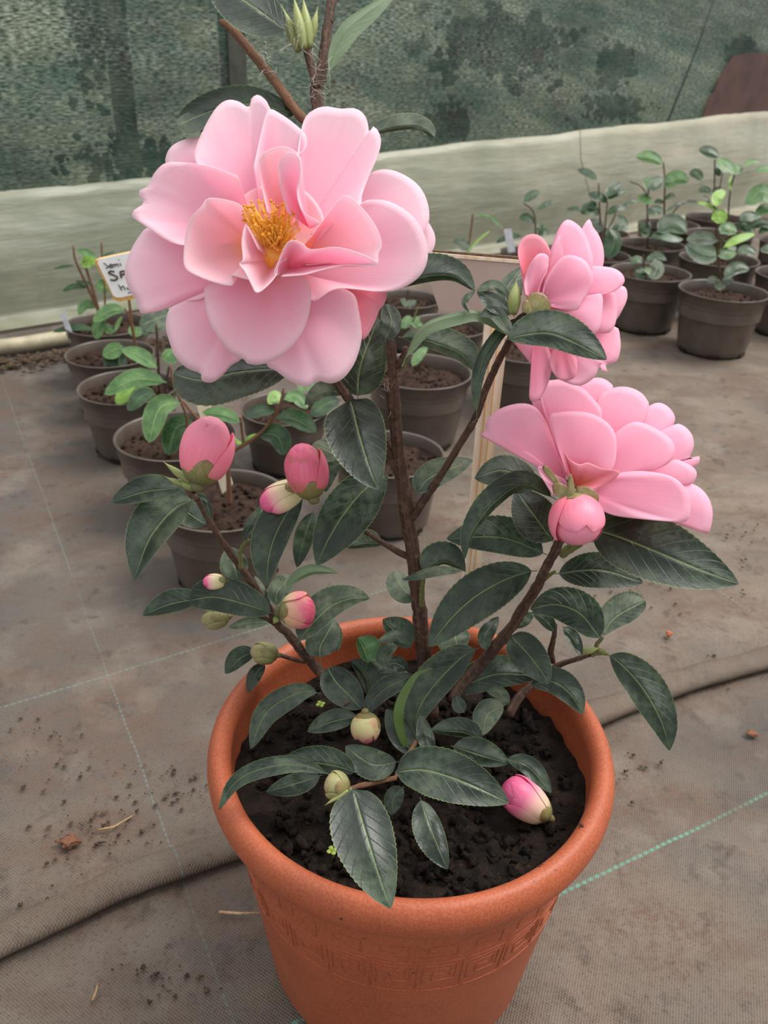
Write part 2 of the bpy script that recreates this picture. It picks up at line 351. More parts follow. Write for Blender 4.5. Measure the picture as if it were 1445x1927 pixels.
for j in range(nz + 1):
    for i in range(ns + 1):
        s = WL * i / ns; k = j / nz; zt = band_top(s)
        if k < .2:
            q = k / .2; out = .09 * (1 - q) ** 1.6; z = .003 + .012 * q
        else:
            q = (k - .2) / .8; z = .015 + (zt - .015) * q; out = .028 * math.sin(math.pi * min(1, q * 1.05)) + .012 * (1 - q)
        wob = .007 * mnoise.noise(Vector((s * 4, z * 9, 1))) + .004 * mnoise.noise(Vector((s * 17, z * 20, 3)))
        V.append(A0 + wd * s + wn * (out + wob * (.3 + .7 * min(1, k * 2)) + .012) + Vector((0, 0, z + (.002 * mnoise.noise(Vector((s * 30, 0, 0))) if j == nz else 0))))
for i in range(ns + 1):   # folded top hem
    V.append(V[nz * (ns + 1) + i] - wn * .02 - Vector((0, 0, .012)))
m.add(V, [(j * (ns + 1) + i, j * (ns + 1) + i + 1, (j + 1) * (ns + 1) + i + 1, (j + 1) * (ns + 1) + i) for j in range(nz + 1) for i in range(ns)])
tag(m.build('trim_1', M['film']), kind='structure')
# shade net
def net_mat():
    t = NT('shade_net'); p = t.coord(); z = t.sep(p)[2]; s_ = t.dot(p, wd)
    cmb = t.n('ShaderNodeCombineXYZ'); t.l(s_, cmb.inputs[0]); t.l(z, cmb.inputs[1]); q = cmb.outputs[0]
    n1 = t.noise(q, 3.1, 5, .62); n2 = t.noise(t.scale(q, (9, 160, 1)), 1, 4, .6); n3 = t.noise(t.scale(q, (62, 360, 1)), 1, 3, .65); n4 = t.noise(q, 11, 4)
    rows = t.math('SINE', t.math('ADD', t.math('MULTIPLY', z, 760), t.math('MULTIPLY', n4, 9)))
    col = t.mix(t.rng(n1, .38, .62), lin((16, 50, 43)), lin((42, 70, 58)))
    col = t.mix(t.rng(n4, .5, .72, 0, .55), col, lin((104, 108, 84)))
    col = t.mix(t.math('MULTIPLY', t.rng(n1, .56, .42), t.rng(n4, .5, .36)), col, lin((40, 34, 28)))
    col = t.mix(t.rng(rows, -.3, .8, 0, .62), col, lin((20, 36, 32)))
    fl = t.math('MULTIPLY', t.math('MULTIPLY', t.rng(n3, .46, .66), t.rng(z, .34, .60, .3, .95)), t.rng(t.noise(t.scale(q, (2.2, 5, 1)), 1, 4), .36, .62, .12, 1)); col = t.mix(fl, col, lin((178, 190, 172)))
    t.set(col, .6, .3)
    holes = t.math('MULTIPLY', t.rng(n3, .38, .6), t.rng(n2, .3, .7, .16, .62))
    tp = t.n('ShaderNodeBsdfTransparent'); mx = t.n('ShaderNodeMixShader'); t.l(holes, mx.inputs[0]); t.l(t.b.outputs[0], mx.inputs[1]); t.l(tp.outputs[0], mx.inputs[2]); t.l(mx.outputs[0], t.out.inputs[0])
    return t.m
M['net'] = net_mat()
m = MB(); ns, nz = 70, 12; V = []
for j in range(nz + 1):
    for i in range(ns + 1):
        s = WL * i / ns; z = .02 + (.86 + .1) * j / nz
        V.append(A0 + wd * s + wn * (.008 * mnoise.noise(Vector((s * 2.2, z * 3, 5))) - .012) + Vector((0, 0, z)))
m.add(V, [(j * (ns + 1) + i, j * (ns + 1) + i + 1, (j + 1) * (ns + 1) + i + 1, (j + 1) * (ns + 1) + i) for j in range(nz) for i in range(ns)])
tag(m.build('wall_back', M['net']), kind='structure')
# outside
m = MB(); q0 = A0 - wn * .05 - wd * 2; q1 = q0 + wd * (WL + 6)
m.add([q0 + Vector((0, 0, -.02)), q1 + Vector((0, 0, -.02)), q1 - wn * 9 + Vector((0, 0, 3.6)), q0 - wn * 9 + Vector((0, 0, 3.6))], [(0, 1, 2, 3)])
tag(m.build('outside_ground', M['outside'], flat=True), kind='structure')
def wpt(px, py, back=0.0):
    r = ray(px, py); k = (A - wn * back - CP).dot(wn) / r.dot(wn); return CP + r * k
def bush(px, py, wpx, hpx, back, label):
    c = wpt(px, py, back); k = (c - CP).dot(AF) / F; m = MB()
    for _ in range(260):
        q = Vector((random.gauss(0, .26), random.gauss(0, .3), random.gauss(0, .24)))
        m.blob(c + wd * q.x * wpx * k - wn * abs(q.y) * .05 + Vector((0, 0, q.z * hpx * k)), random.uniform(.03, .12) * min(wpx, hpx) * k, 1, .6)
    tag(m.build('bush', M['bush']), label, 'bush', 'dark bushes beyond the green net')
bush(270, 300, 240, 70, .12, 'wide low dark bush behind green net at left, just above plastic band')
bush(1165, 122, 80, 60, .04, 'small round dark bush seen through net high at right')
bush(1160, 205, 170, 40, .12, 'dark bush behind net right above middle of plastic band')
bush(850, 235, 90, 60, .07, 'dark bush behind net just right of large flower')
bush(960, 90, 330, 110, .5, 'broad dark shrub farther away behind net, upper right of large flower')
bush(170, 60, 70, 220, .4, 'tall narrow dark shrub behind net near left edge')
bush(1400, 95, 90, 40, .05, 'dark tuft behind net on top of rusty sheet')
def post(px, w_, y0, y1, back, label):
    m = MB(); a, b = wpt(px, y0, back), wpt(px, y1, back); b.x, b.y = a.x, a.y; k = (a - CP).dot(AF) / F; hw = w_ * k / 2; c = []
    for q in (b, a):
        for sx, sy in ((-1, 1), (1, 1), (1, -1), (-1, -1)): c.append(q + wd * hw * sx + wn * hw * sy)
    m.hexa(c); tag(m.build('wooden_post', M['post'], flat=True), label, 'post')
post(430, 38, -60, 420, .035, 'weathered square post behind green net above large flower')
post(205, 34, -60, 420, .045, 'dim square post behind green net near left edge')
# rusty sheet, in front of net, tucked behind the film
m = MB(); oc = [(1322, 222), (1333, 190), (1345, 172), (1352, 150), (1368, 124), (1382, 104), (1410, 100), (1470, 98), (1560, 92), (1560, 230)]
fr = [wpt(x, y, -.004) for x, y in oc]; bk = [q - wn * .004 for q in fr]; n = len(oc)
m.add(fr + bk, [tuple(range(n))[::-1], tuple(range(n, 2 * n))] + [(i, (i + 1) % n, (i + 1) % n + n, i + n) for i in range(n)])
tag(m.build('rusty_sheet', M['rust'], flat=True), 'brown rusty sheet with ragged left edge against net above band at right', 'metal sheet')
m = MB(); m.tube([wpt(1350, -20, -.012), wpt(1310, 95, -.012), wpt(1255, 232, -.012)], .0028, 6)
tag(m.build('dark_cord', M['cord']), 'thin dark cord running diagonally down green net left of rusty sheet', 'cord')
m = MB(); m.tube([wpt(1091, 245, -.045), wpt(1093, 300, -.05), wpt(1108, 360, -.055), wpt(1118, 400, -.06)], .0011, 5)
tag(m.build('thin_string', M['cord']), 'thin string hanging down the milky plastic band', 'string')
m = MB(); m.tube([on_z(-120, 668, .016), on_z(40, 648, .016), on_z(122, 634, .016), on_z(300, 606, .016)], .016, 14)
tag(m.build('cream_pipe', M['pipe']), 'cream plastic pipe on ground along foot of plastic band at left', 'pipe')
m = MB()
for _ in range(420):
    px = random.uniform(-90, 330); py = 668 - px * .12 + abs(random.gauss(0, 14)) + 4
    m.blob(on_z(px, py, .003), random.uniform(.0015, .0045), 1, .7, (1.5, 1.3, .6))
tag(m.build('soil_litter', M['dry']), 'dry soil and leaf litter heaped along the cream pipe', 'litter', kind='stuff')
# rolled seam of the ground cloth
def seam(pix, rr):
    pts = [on_z(x, y, 0) for x, y in cr(pix, 110)]; m = MB(); V = []; sg = 12
    for i, q in enumerate(pts):
        t_ = (pts[min(i + 1, 109)] - pts[max(i - 1, 0)]).normalized(); sd = Vector((-t_.y, t_.x, 0)); r = rr * (1 + .22 * mnoise.noise(Vector((i * .35, 0, 2))))
        for k in range(sg + 1):
            an = math.pi * (-.25 + 1.35 * k / sg); V.append(q - sd * math.cos(an) * r * 1.15 + Vector((0, 0, r * .70 + r * .66 * math.sin(an) - .003 + .0015 * mnoise.noise(Vector((i * .6, k * .7, 4))))))
    m.add(V, [(i * (sg + 1) + k, (i + 1) * (sg + 1) + k, (i + 1) * (sg + 1) + k + 1, i * (sg + 1) + k + 1) for i in range(109) for k in range(sg)], [(i / 110, k / sg) for i in range(110) for k in range(sg + 1)])
    return m
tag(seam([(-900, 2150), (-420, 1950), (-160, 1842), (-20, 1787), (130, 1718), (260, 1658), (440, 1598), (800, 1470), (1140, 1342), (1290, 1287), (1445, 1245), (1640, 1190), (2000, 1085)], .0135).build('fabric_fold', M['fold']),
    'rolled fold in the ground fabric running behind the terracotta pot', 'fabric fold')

# ------------------------------------------------------------------ main pot
ZR = .22; PC = on_z(773, 1391, ZR - .006); PC.z = 0; RO = .1334; ZS = ZR - .034
plant = empty('potted_camellia', PC, 'large pink-flowering camellia in terracotta pot with Greek key pattern', 'potted plant')
prof = [(.0001, .004), (.078, .004), (.092, .002), (.096, .006), (.098, .012), (.1196, ZR - .040), (.1202, ZR - .033), (.1214, ZR - .026), (.1240, ZR - .0245)]
cx, cz, rr = RO - .0080, ZR - .013, .0130
for k in range(15):
    an = math.radians(-62 + 222 * k / 14); prof.append((cx + rr * .61 * math.cos(an), cz + rr * math.sin(an)))
prof += [(.1185, ZR - .014), (.1180, ZR - .03), (.1080, ZR - .09)]
m = MB(); m.lathe(prof, 120, PC); pot = m.build('pot', M['terracotta'], plant)
def cone_r(z): return .098 + (.1196 - .098) * (z - .012) / (ZR - .040 - .012)
m = MB()
def relief(poly, z0, h, nrep, wu, rad=.00052):
    for i in range(nrep):
        pts = []
        for (u, v) in poly:
            pts.append((u, v))
        dense = []
        for (a, b), (c, d) in zip(pts, pts[1:]):
            for k in range(4): dense.append((a + (c - a) * k / 4, b + (d - b) * k / 4))
        dense.append(pts[-1]); out = []
        for u, v in dense:
            z = z0 + v * h; th = 2 * math.pi * (i + u * wu) / nrep - .55; r = cone_r(z) + .0001; out.append(PC + Vector((r * math.cos(th), r * math.sin(th), z)))
        m.tube(out, rad, 5)
key = [(0, 0), (0, 1), (.86, 1), (.86, .32), (.34, .32), (.34, .62), (.6, .62)]
key2 = [(.12, 0), (.12, .84), (.74, .84), (.74, .48), (.46, .48)]
relief(key, ZR - .098, .026, 26, 1.0); relief([(0, 0), (1, 0)], ZR - .102, .02, 26, 1); relief([(0, .0), (1, 0)], ZR - .068, .02, 26, 1)
relief([(.12, .16), (.12, .84), (.74, .84), (.74, .48)], ZR - .098, .026, 26, 1.0, .00038)
relief([(0, 0), (.8, 0), (.8, 1), (.2, 1), (.2, .4), (.5, .4)], ZR - .062, .012, 26, 1.0, .00038)
m.build('greek_key_band', M['terracotta'], pot)
# soil
m = MB(); V = [PC + Vector((0, 0, ZS))]; Fc = []; rings, sg = 26, 90
for i in range(1, rings + 1):
    for k in range(sg):
        an = 2 * math.pi * k / sg; r = .1188 * i / rings; q = Vector((r * math.cos(an), r * math.sin(an), 0))
        V.append(PC + q + Vector((0, 0, ZS + .006 * mnoise.noise(q * 28) + .004 * mnoise.noise(q * 75) + .003 * mnoise.noise(q * 170))))
Fc += [(0, 1 + k, 1 + (k + 1) % sg) for k in range(sg)]
for i in range(rings - 1):
    Fc += [(1 + i * sg + k, 1 + (i + 1) * sg + k, 1 + (i + 1) * sg + (k + 1) % sg, 1 + i * sg + (k + 1) % sg) for k in range(sg)]
m.add(V, Fc)
for _ in range(620):
    an = random.random() * 6.283; r = .108 * math.sqrt(random.random()); m.blob(PC + Vector((r * math.cos(an), r * math.sin(an), ZS + random.uniform(-.001, .004))), random.choice((.0012, .002, .003, .0042)), 1, .6)
for _ in range(130):
    an = random.random() * 6.283; r = .108 * math.sqrt(random.random()); q = PC + Vector((r * math.cos(an), r * math.sin(an), ZS + .005)); d = Vector((random.uniform(-1, 1), random.uniform(-1, 1), random.uniform(-.2, .3))) * random.uniform(.003, .009)
    m.tube([q - d, q + Vector((0, 0, .001)), q + d], .0003, 4)
m.build('soil', M['soil'], plant)

# ------------------------------------------------------------------ plant helpers
def YP(y): return PC.y + .055 - .06 * max(0, min(1.3, (1300 - y) / 1100))
def D0(x, y): return min(depth_y(x, y, YP(y)), depth_z(x, y, ZR + .008))
def leaf(pts, wl, wr, o=0.0, tip=0.0, under=False, blunt=False, tilt=.45, mat='leaf', parent=None, D=None, name='leaf', pet=.05, n=44, fold=.55, droop=.05, label=None, a_=None, b_=None):
    parent = parent or plant
    mx, my = pts[len(pts) // 2]; d0 = (D if D else D0(mx, my)) + o; k = d0 / F
    if len(pts) == 2: pts = [pts[0], ((pts[0][0] + pts[1][0]) / 2, (pts[0][1] + pts[1][1]) / 2), pts[1]]
    S = cr(pts, n + 1); Wm = max(wl, wr) * 1.02; m = MB(); V = []; UVs = []; nu = 5
    aa, bb = (.38, .55) if blunt else (.62, .8)
    aa, bb = a_ or aa, b_ or bb
    pk = (aa / (aa + bb)) ** aa * (bb / (aa + bb)) ** bb
    L = sum(math.dist(a, b) for a, b in zip(S, S[1:])); sd = random.random() * 50
    for i, (x, y) in enumerate(S):
        t = i / n; a, b = S[max(0, i - 1)], S[min(n, i + 1)]; tx, ty = b[0] - a[0], b[1] - a[1]; q = math.hypot(tx, ty) or 1; tx, ty = tx / q, ty / q
        tt = max(0, (t - pet) / (1 - pet)); pr = (tt ** aa * (1 - tt) ** bb) / pk if 0 < tt < 1 else 0
        ser = (1 + .018 * (1 if i % 2 else -1) * (1 if .15 < t < .97 else 0))
        for j in range(-nu, nu + 1):
            s = j / nu; wside = wr if s > 0 else wl; ww = abs(s) * max(wside * pr * (ser if abs(j) == nu else 1), .8 if t < 1 else .1)
            sg = 1 if s > 0 else -1; vx, vy = x - ty * ww * sg, y + tx * ww * sg
            dep = d0 + tip * t - droop * L * k * math.sin(math.pi * t)
            dep += tilt * (my - vy) * k
            wtrue = Wm * pr * abs(s); dep += (math.sqrt(max(0, wtrue ** 2 - ww ** 2)) * fold - .10 * wtrue * abs(s) * 2) * k
            dep += .0012 * mnoise.noise(Vector((t * 4 + sd, s * 1.3, sd))) * pr
            V.append(P(vx, vy, dep)); UVs.append((s * .5 + .5, t))
    c = 2 * nu + 1; Fc = []
    for i in range(n):
        for j in range(c - 1):
            f = (i * c + j, (i + 1) * c + j, (i + 1) * c + j + 1, i * c + j + 1); Fc.append(f if under else f[::-1])
    m.add(V, Fc, UVs); ob = m.build(name, M[mat], parent)
    # keep the upper side towards the viewer when not seen from below
    me = ob.data; me.update(); pz = me.polygons[len(me.polygons) // 2]; wp = pz.center + origin(parent)
    if (pz.normal.dot(CP - wp) > 0) == under:
        me.flip_normals()
    if label: ob['label'] = label
    return ob
def stem(pts, o=0.0, mat='bark', parent=None, name='branch', D=None, jit=.25, n=None, seg=10):
    """pts: (x, y, radius px[, depth offset])"""
    parent = parent or plant; full = []
    for q in pts:
        x, y, r = q[:3]; d = (D(x, y) if D else D0(x, y)) + o + (q[3] if len(q) > 3 else 0); full.append((x, y, r, d))
    S = cr(full, n or 6 * len(pts)); m = MB()
    m.tube([P(x, y, d) for x, y, r, d in S], [max(.3, r) * d / F for x, y, r, d in S], seg, True, jit)
    for x, y, r, d in S[3::7]:
        if r > 5: m.blob(P(x + random.uniform(-.6, .6) * r, y, d - .6 * r * d / F), .45 * r * d / F, 1, .3)
    return m.build(name, M[mat], parent)
def petal(base, out, db, dr, parent, mat='petal', cup=0.0, p=1.2, curl=0.0, arch=0.0, flip=False, rings=14, nn=56, wob=.0016, D=None, mid=0.0, name='petal', label=None):
    """base px, outline px (open polyline around the rim), db base depth, dr list of rim depths spread along outline"""
    S = cr(out, nn); V = []; UVs = []; sd = random.random() * 90
    for j, (x, y) in enumerate(S):
        u = j / (nn - 1); q = u * (len(dr) - 1); i0 = min(int(q), len(dr) - 2) if len(dr) > 1 else 0
        rd = dr[0] if len(dr) == 1 else dr[i0] + (dr[i0 + 1] - dr[i0]) * (lambda z: z * z * (3 - 2 * z))(q - i0)
        for i in range(rings + 1):
            t = i / rings
            d = db + (rd - db) * t ** p + cup * math.sin(math.pi * t * .92) * math.sin(math.pi * (.12 + .76 * u)) + curl * smooth(.78, 1, t) ** 2 + arch * math.sin(math.pi * .58 * t) * math.sin(math.pi * (.1 + .8 * u))
            d += wob * t * t * mnoise.noise(Vector((u * 5.5 + sd, t * 1.5, sd))) + mid * t * math.exp(-((u - .5) / .16) ** 2)
            V.append(P(base[0] + (x - base[0]) * t, base[1] + (y - base[1]) * t, d)); UVs.append((u, t))
    c = rings + 1
    Fc = [(j * c + i, j * c + i + 1, (j + 1) * c + i + 1, (j + 1) * c + i) for j in range(nn - 1) for i in range(rings)]
    m = MB(); m.add(V, Fc, UVs); ob = m.build(name, M[mat], parent)
    md = ob.modifiers.new('thick', 'SOLIDIFY'); md.thickness = .00032; md.offset = 0
    if label: ob['label'] = label
    return ob
def bud(base, tip, wpx, mat, o=0.0, D=None, parent=None, sep=.42, tipd=0.0, name='bud', npet=6, seps=5, label=None, apex=.5, smat='sepal'):
    parent = parent or plant; d = (D if D else D0((base[0] + tip[0]) / 2, (base[1] + tip[1]) / 2)) + o
    a, b = P(*base, d), P(*tip, d + tipd); ax = (b - a); L = ax.length; ax.normalize(); e1 = ax.orthogonal().normalized(); e2 = ax.cross(e1); R = wpx * d / F / 2
    def prf(v): return R * max(0.0, (max(v, 0) ** .55 * (1 - min(v, 1)) ** apex) / ((.55 / (.55 + apex)) ** .55 * (apex / (.55 + apex)) ** apex))
    def pt(v, th, off): r = prf(v) + off; return a + ax * L * v + (e1 * math.cos(th) + e2 * math.sin(th)) * r
    m = MB(); V = []; UVs = []; nv, sg = 20, 28
    for i in range(nv + 1):
        for k in range(sg):
            v = .01 + .985 * i / nv; th = 2 * math.pi * k / sg; V.append(pt(v, th, R * .02 * math.sin(3 * th + v * 5))); UVs.append((k / sg, v))
    m.add(V, [(i * sg + k, i * sg + (k + 1) % sg, (i + 1) * sg + (k + 1) % sg, (i + 1) * sg + k) for i in range(nv) for k in range(sg)] + [tuple(range(sg))[::-1], tuple(nv * sg + k for k in range(sg))], UVs)
    def shell(M_, th0, hw, v0, v1, off, twist=0):
        V = []; UVs = []; nv, nu = 14, 12
        for i in range(nv + 1):
            q = i / nv; wq = hw * (max(0.02, 1 - q ** 3.2)) ** .6
            for j in range(nu + 1):
                s = 2 * j / nu - 1; v = v0 + (v1 - v0) * q; V.append(pt(v, th0 + s * wq + twist * q, off * (1 - .25 * s * s) * (1 if q > .08 else q / .08))); UVs.append((j / nu, v))
        M_.add(V, [(i * (nu + 1) + j, i * (nu + 1) + j + 1, (i + 1) * (nu + 1) + j + 1, (i + 1) * (nu + 1) + j) for i in range(nv) for j in range(nu)], UVs)
    for q in range(npet): shell(m, q * 2.4 + .5, .95, .1, .80 + .19 * ((q * .618) % 1), R * (.07 + .08 * (q % 3)), .5)
    ob = m.build(name, M[mat], parent)
    if label: ob['label'] = label
    m = MB()
    for q in range(seps):
        V0 = len(m.v); shell(m, q * 2 * math.pi / seps + .3, .72, 0.0, sep * (.8 + .3 * ((q * .618) % 1)), R * (.14 + .03 * (q % 2)), .1)
    # sepals get their own length coordinate
    mxv = max(u[1] for u in m.uv) or 1; m.uv = [(u, v / mxv) for u, v in m.uv]
    m.blob(a, R * .32, 1, .1); m.build('calyx', M[smat], ob) if parent is not None and name == 'bud' else m.build('calyx', M[smat], ob)
    return ob
def shoot(base, tip, wpx, o=0.0, D=None, parent=None, name='shoot_bud', mat='shoot'):
    parent = parent or plant; d = (D(*base) if D else D0(*base)) + o; a, b = P(*base, d), P(*tip, d - .002); m = MB(); n = 12; r = wpx * d / F / 2
    m.tube([a + (b - a) * i / n for i in range(n + 1)], [r * max(.05, (math.sin(math.pi * min(.98, (i / n) * .8 + .18))) ** .9 * (1 - (i / n) ** 4)) for i in range(n + 1)], 10)
    return m.build(name, M[mat], parent)

FD = D0(510, 470) - .014
TOP = FD + .030
def TD(x, y): return TOP + .00006 * max(0, 200 - y)
# ------------------------------------------------------------------ branches
stem([(812, 1345, 16, .006), (806, 1290, 15), (798, 1240, 15), (789, 1150, 14), (780, 1060, 14), (767, 980, 14), (754, 890, 13), (745, 800, 11), (741, 720, 10), (736, 655, 10), (735, 641, 8)], .0, name='trunk')
stem([(756, 893, 10), (733, 858, 9), (712, 820, 9), (680, 782, 9), (645, 735, 9), (612, 680, 9), (590, 620, 9, .010), (590, 560, 8, .024)], .0)
stem([(752, 870, 8), (742, 800, 9), (735, 750, 9), (722, 716, 8)], .006)
stem([(775, 975, 8), (795, 945, 8), (830, 893, 7), (864, 838, 7), (895, 785, 7), (915, 730, 7), (938, 680, 7), (957, 645, 7), (975, 600, 5), (1000, 585, 4)], .0)
stem([(772, 1050, 6), (745, 1036, 6), (715, 1018, 5), (690, 1002, 5), (660, 985, 4)], .0)
stem([(958, 1345, 9, .002), (975, 1315, 9), (1000, 1290, 7), (1045, 1255, 6), (1085, 1240, 5), (1112, 1231, 5)], .006)
stem([(850, 1320, 11, .006), (872, 1285, 11), (905, 1250, 11), (938, 1210, 11), (962, 1180, 10), (987, 1140, 10), (1010, 1105, 10), (1032, 1060, 9), (1052, 1020, 9), (1064, 985, 9)], -.004)
stem([(1040, 1245, 6), (1036, 1225, 6), (1042, 1200, 5), (1045, 1175, 4)], .008)
stem([(655, 1330, 10, .004), (625, 1290, 10), (598, 1260, 10), (565, 1222, 9), (540, 1190, 9), (525, 1178, 8), (500, 1135, 7), (470, 1090, 7), (440, 1050, 7), (412, 1010, 6), (388, 968, 6), (368, 932, 6)], .0)
stem([(530, 1182, 6), (505, 1166, 5), (480, 1155, 4), (450, 1142, 3)], .002)
stem([(575, 1245, 4), (550, 1240, 4), (525, 1232, 4), (505, 1229, 3)], .002)
stem([(745, 1464, 5), (715, 1470, 5), (685, 1477, 5), (650, 1486, 4)], -.004, 'twig')
stem([(798, 1330, 5, .004), (790, 1380, 4, .002), (765, 1425, 4), (742, 1466, 4)], .0, 'twig')
stem([(598, 215, 12), (596, 170, 12), (604, 135, 11), (612, 80, 9), (620, 30, 9), (630, -40, 9)], .0, name='branch', D=TD)
stem([(596, 165, 8), (586, 125, 8), (577, 95, 7)], -.004, D=TD)
stem([(590, 240, 8), (560, 212, 9), (515, 150, 9), (470, 95, 9), (437, 55, 8), (415, 40, 5)], .0, 'twig', D=TD)
stem([(590, 560, 8), (596, 420, 10), (597, 300, 12), (598, 210, 12)], .0, D=TD)   # behind the large flower
stem([(757, 690, 5), (768, 668, 4), (776, 650, 4)], -.002, 'twig_green')
stem([(748, 690, 7), (760, 670, 7), (764, 655, 7)], -.002)
stem([(1112, 1232, 5), (1128, 1226, 7), (1142, 1230, 4)], .004, 'twig_green')
stem([(1128, 1226, 5), (1122, 1215, 4), (1133, 1200, 4)], .003, 'twig_green')
stem([(453, 1070, 4), (452, 1045, 4), (458, 1026, 4), (468, 1015, 3)], -.003, 'twig_green')
stem([(1010, 1105, 4), (1030, 1085, 4), (1045, 1075, 3)], -.002, 'twig_green')
stem([(793, 1140, 5), (794, 1110, 5), (797, 1082, 4)], -.006, 'twig_green')
stem([(1055, 1045, 8), (1075, 1030, 9), (1095, 1022, 6)], .002, 'twig_green')

# ------------------------------------------------------------------ leaves of the large plant
L_ = leaf
L_([(345, 918), (275, 925), (208, 946)], 19, 31, -.004, label='deep green leaf with pale margin')
L_([(368, 938), (332, 955), (302, 985), (276, 1025), (252, 1093)], 30, 56, -.012, mat='leaf_dusty', fold=.8, a_=.5, b_=.95)
L_([(392, 990), (345, 958), (302, 925)], 26, 24, .012, mat='leaf_dusty')
L_([(370, 924), (388, 945), (397, 980)], 7, 7, -.004, tilt=.2)
L_([(448, 1095), (440, 1062), (430, 1028)], 27, 26, .008, mat='leaf_dusty')
L_([(456, 1022), (472, 985), (500, 945)], 9, 10, .006)
L_([(577, 932), (556, 947), (527, 988), (507, 1043), (502, 1102)], 27, 44, -.018, tilt=.3)
L_([(590, 960), (574, 1008), (559, 1068)], 17, 20, .004, tilt=.2)
L_([(738, 889), (693, 915), (655, 956), (620, 1011), (596, 1064)], 52, 44, -.006, tilt=.3)
L_([(658, 752), (664, 770), (675, 816), (693, 874), (712, 922)], 52, 62, -.022, tilt=.3, a_=.32, b_=.78, pet=.02, mat='leaf')
L_([(640, 862), (612, 845), (587, 836)], 22, 20, .012, mat='leaf_dusty')
L_([(648, 866), (620, 886), (612, 926)], 16, 18, .004)
L_([(722, 1024), (687, 1022), (652, 1031)], 9, 26, .008, mat='leaf_dusty')
L_([(524, 1142), (545, 1102), (584, 1078), (637, 1078)], 16, 5, -.006, under=True, pet=.25)
L_([(560, 1212), (581, 1182), (621, 1142), (662, 1126), (696, 1126)], 38, 22, .004, mat='leaf_dusty', tilt=.4)
L_([(607, 1268), (602, 1222), (613, 1197), (630, 1168)], 32, 34, .004, mat='leaf_dusty', pet=.3, a_=.4, b_=.5, fold=1.2)
L_([(775, 1220), (743, 1188), (720, 1165)], 18, 34, .006)
L_([(772, 1212), (745, 1192), (707, 1208)], 14, 6, -.004, mat='leaf_dusty')
L_([(693, 1248), (685, 1222), (673, 1200)], 12, 33, .004, mat='leaf_young', a_=.5, b_=.6)
L_([(723, 1260), (724, 1232), (749, 1211)], 17, 12, -.002, mat='leaf_dusty')
L_([(683, 1337), (656, 1307), (633, 1284), (617, 1257)], 32, 32, -.010, a_=.6, b_=.45)
L_([(696, 1310), (687, 1272), (660, 1242)], 12, 28, .002)
L_([(785, 1268), (755, 1281), (720, 1299), (697, 1325), (685, 1352)], 19, 19, -.008)
L_([(775, 1272), (735, 1264), (698, 1272)], 22, 10, .004, mat='leaf_dusty')
L_([(903, 1218), (868, 1238), (822, 1284), (790, 1331), (777, 1388)], 28, 42, -.020, tilt=.35)
L_([(773, 1426), (750, 1389), (741, 1348), (752, 1307), (781, 1267), (815, 1257)], 2, 18, -.034, under=True, mat='leaf_back', tilt=.1, b_=.9, a_=.5)
L_([(780, 1423), (752, 1380), (727, 1334)], 22, 26, -.002)
L_([(808, 1425), (806, 1400), (790, 1345)], 18, 14, .002)
L_([(911, 1397), (874, 1379), (810, 1374)], 10, 28, -.004)
L_([(950, 1326), (918, 1345), (908, 1384)], 22, 27, .0, mat='leaf_dusty')
L_([(850, 1304), (930, 1270), (1018, 1272)], 38, 26, .002, tilt=.5)
L_([(994, 1290), (1039, 1283), (1073, 1306), (1097, 1344)], 30, 22, -.004, tilt=.4)
L_([(958, 1192), (989, 1226), (1016, 1259), (1033, 1287)], 33, 34, -.022, tilt=.3, a_=.45, b_=.75)
L_([(1139, 1228), (1172, 1253), (1212, 1299), (1245, 1359), (1260, 1413)], 42, 30, -.008, tilt=.3, mat='leaf')
L_([(1133, 1206), (1116, 1183), (1089, 1153), (1046, 1138), (997, 1146)], 32, 40, -.004)
L_([(1132, 1200), (1156, 1163), (1214, 1130)], 36, 24, .010, mat='leaf_dusty', b_=.5, a_=.7)
L_([(1044, 1080), (1131, 1073), (1210, 1097)], 34, 34, .002, tilt=.4)
L_([(1108, 1000), (1150, 1006), (1234, 1038), (1314, 1071), (1390, 1099)], 66, 58, -.030, tilt=.4, a_=.42, b_=.78, pet=.02)
L_([(1047, 940), (985, 912), (928, 948), (886, 1005), (875, 1052)], 10, 32, -.020, tilt=.3)
L_([(1015, 918), (950, 885), (893, 900)], 40, 30, .006)
L_([(1043, 1022), (1013, 981), (970, 920)], 42, 40, .000)
L_([(1030, 1044), (942, 1012), (840, 1014)], 30, 42, .006)
L_([(1012, 1074), (990, 1077), (940, 1096), (890, 1126), (847, 1166), (807, 1217)], 46, 44, -.026, tilt=.35)
L_([(798, 1086), (832, 1058), (876, 1076)], 40, 4, -.006)
L_([(874, 1074), (822, 1072), (756, 1091)], 13, 7, -.014, mat='leaf_dusty')
L_([(783, 932), (810, 898), (890, 866)], 28, 24, .008, mat='leaf_dusty', a_=.5, b_=.8)
L_([(756, 690), (770, 660), (800, 616), (850, 597), (905, 592), (964, 634)], 7, 18, -.006, under=True, tilt=.0, pet=.08)
L_([(900, 596), (930, 590), (965, 634)], 16, 12, -.010, mat='leaf_dusty', a_=.7, b_=.8)
L_([(750, 634), (797, 640), (841, 654), (869, 668), (892, 694)], 36, 14, .008, mat='leaf_dusty', b_=.45)
L_([(715, 548), (790, 523), (850, 520), (894, 548)], 44, 11, .004, mat='leaf')
L_([(895, 546), (874, 566), (882, 590)], 7, 6, -.002)
L_([(724, 640), (738, 606), (727, 572)], 22, 18, .008, a_=.4, b_=.5)
L_([(673, 752), (678, 690), (712, 598)], 42, 48, .012, tilt=.2, a_=.4)
L_([(960, 596), (940, 572), (897, 546)], 22, 14, -.004)
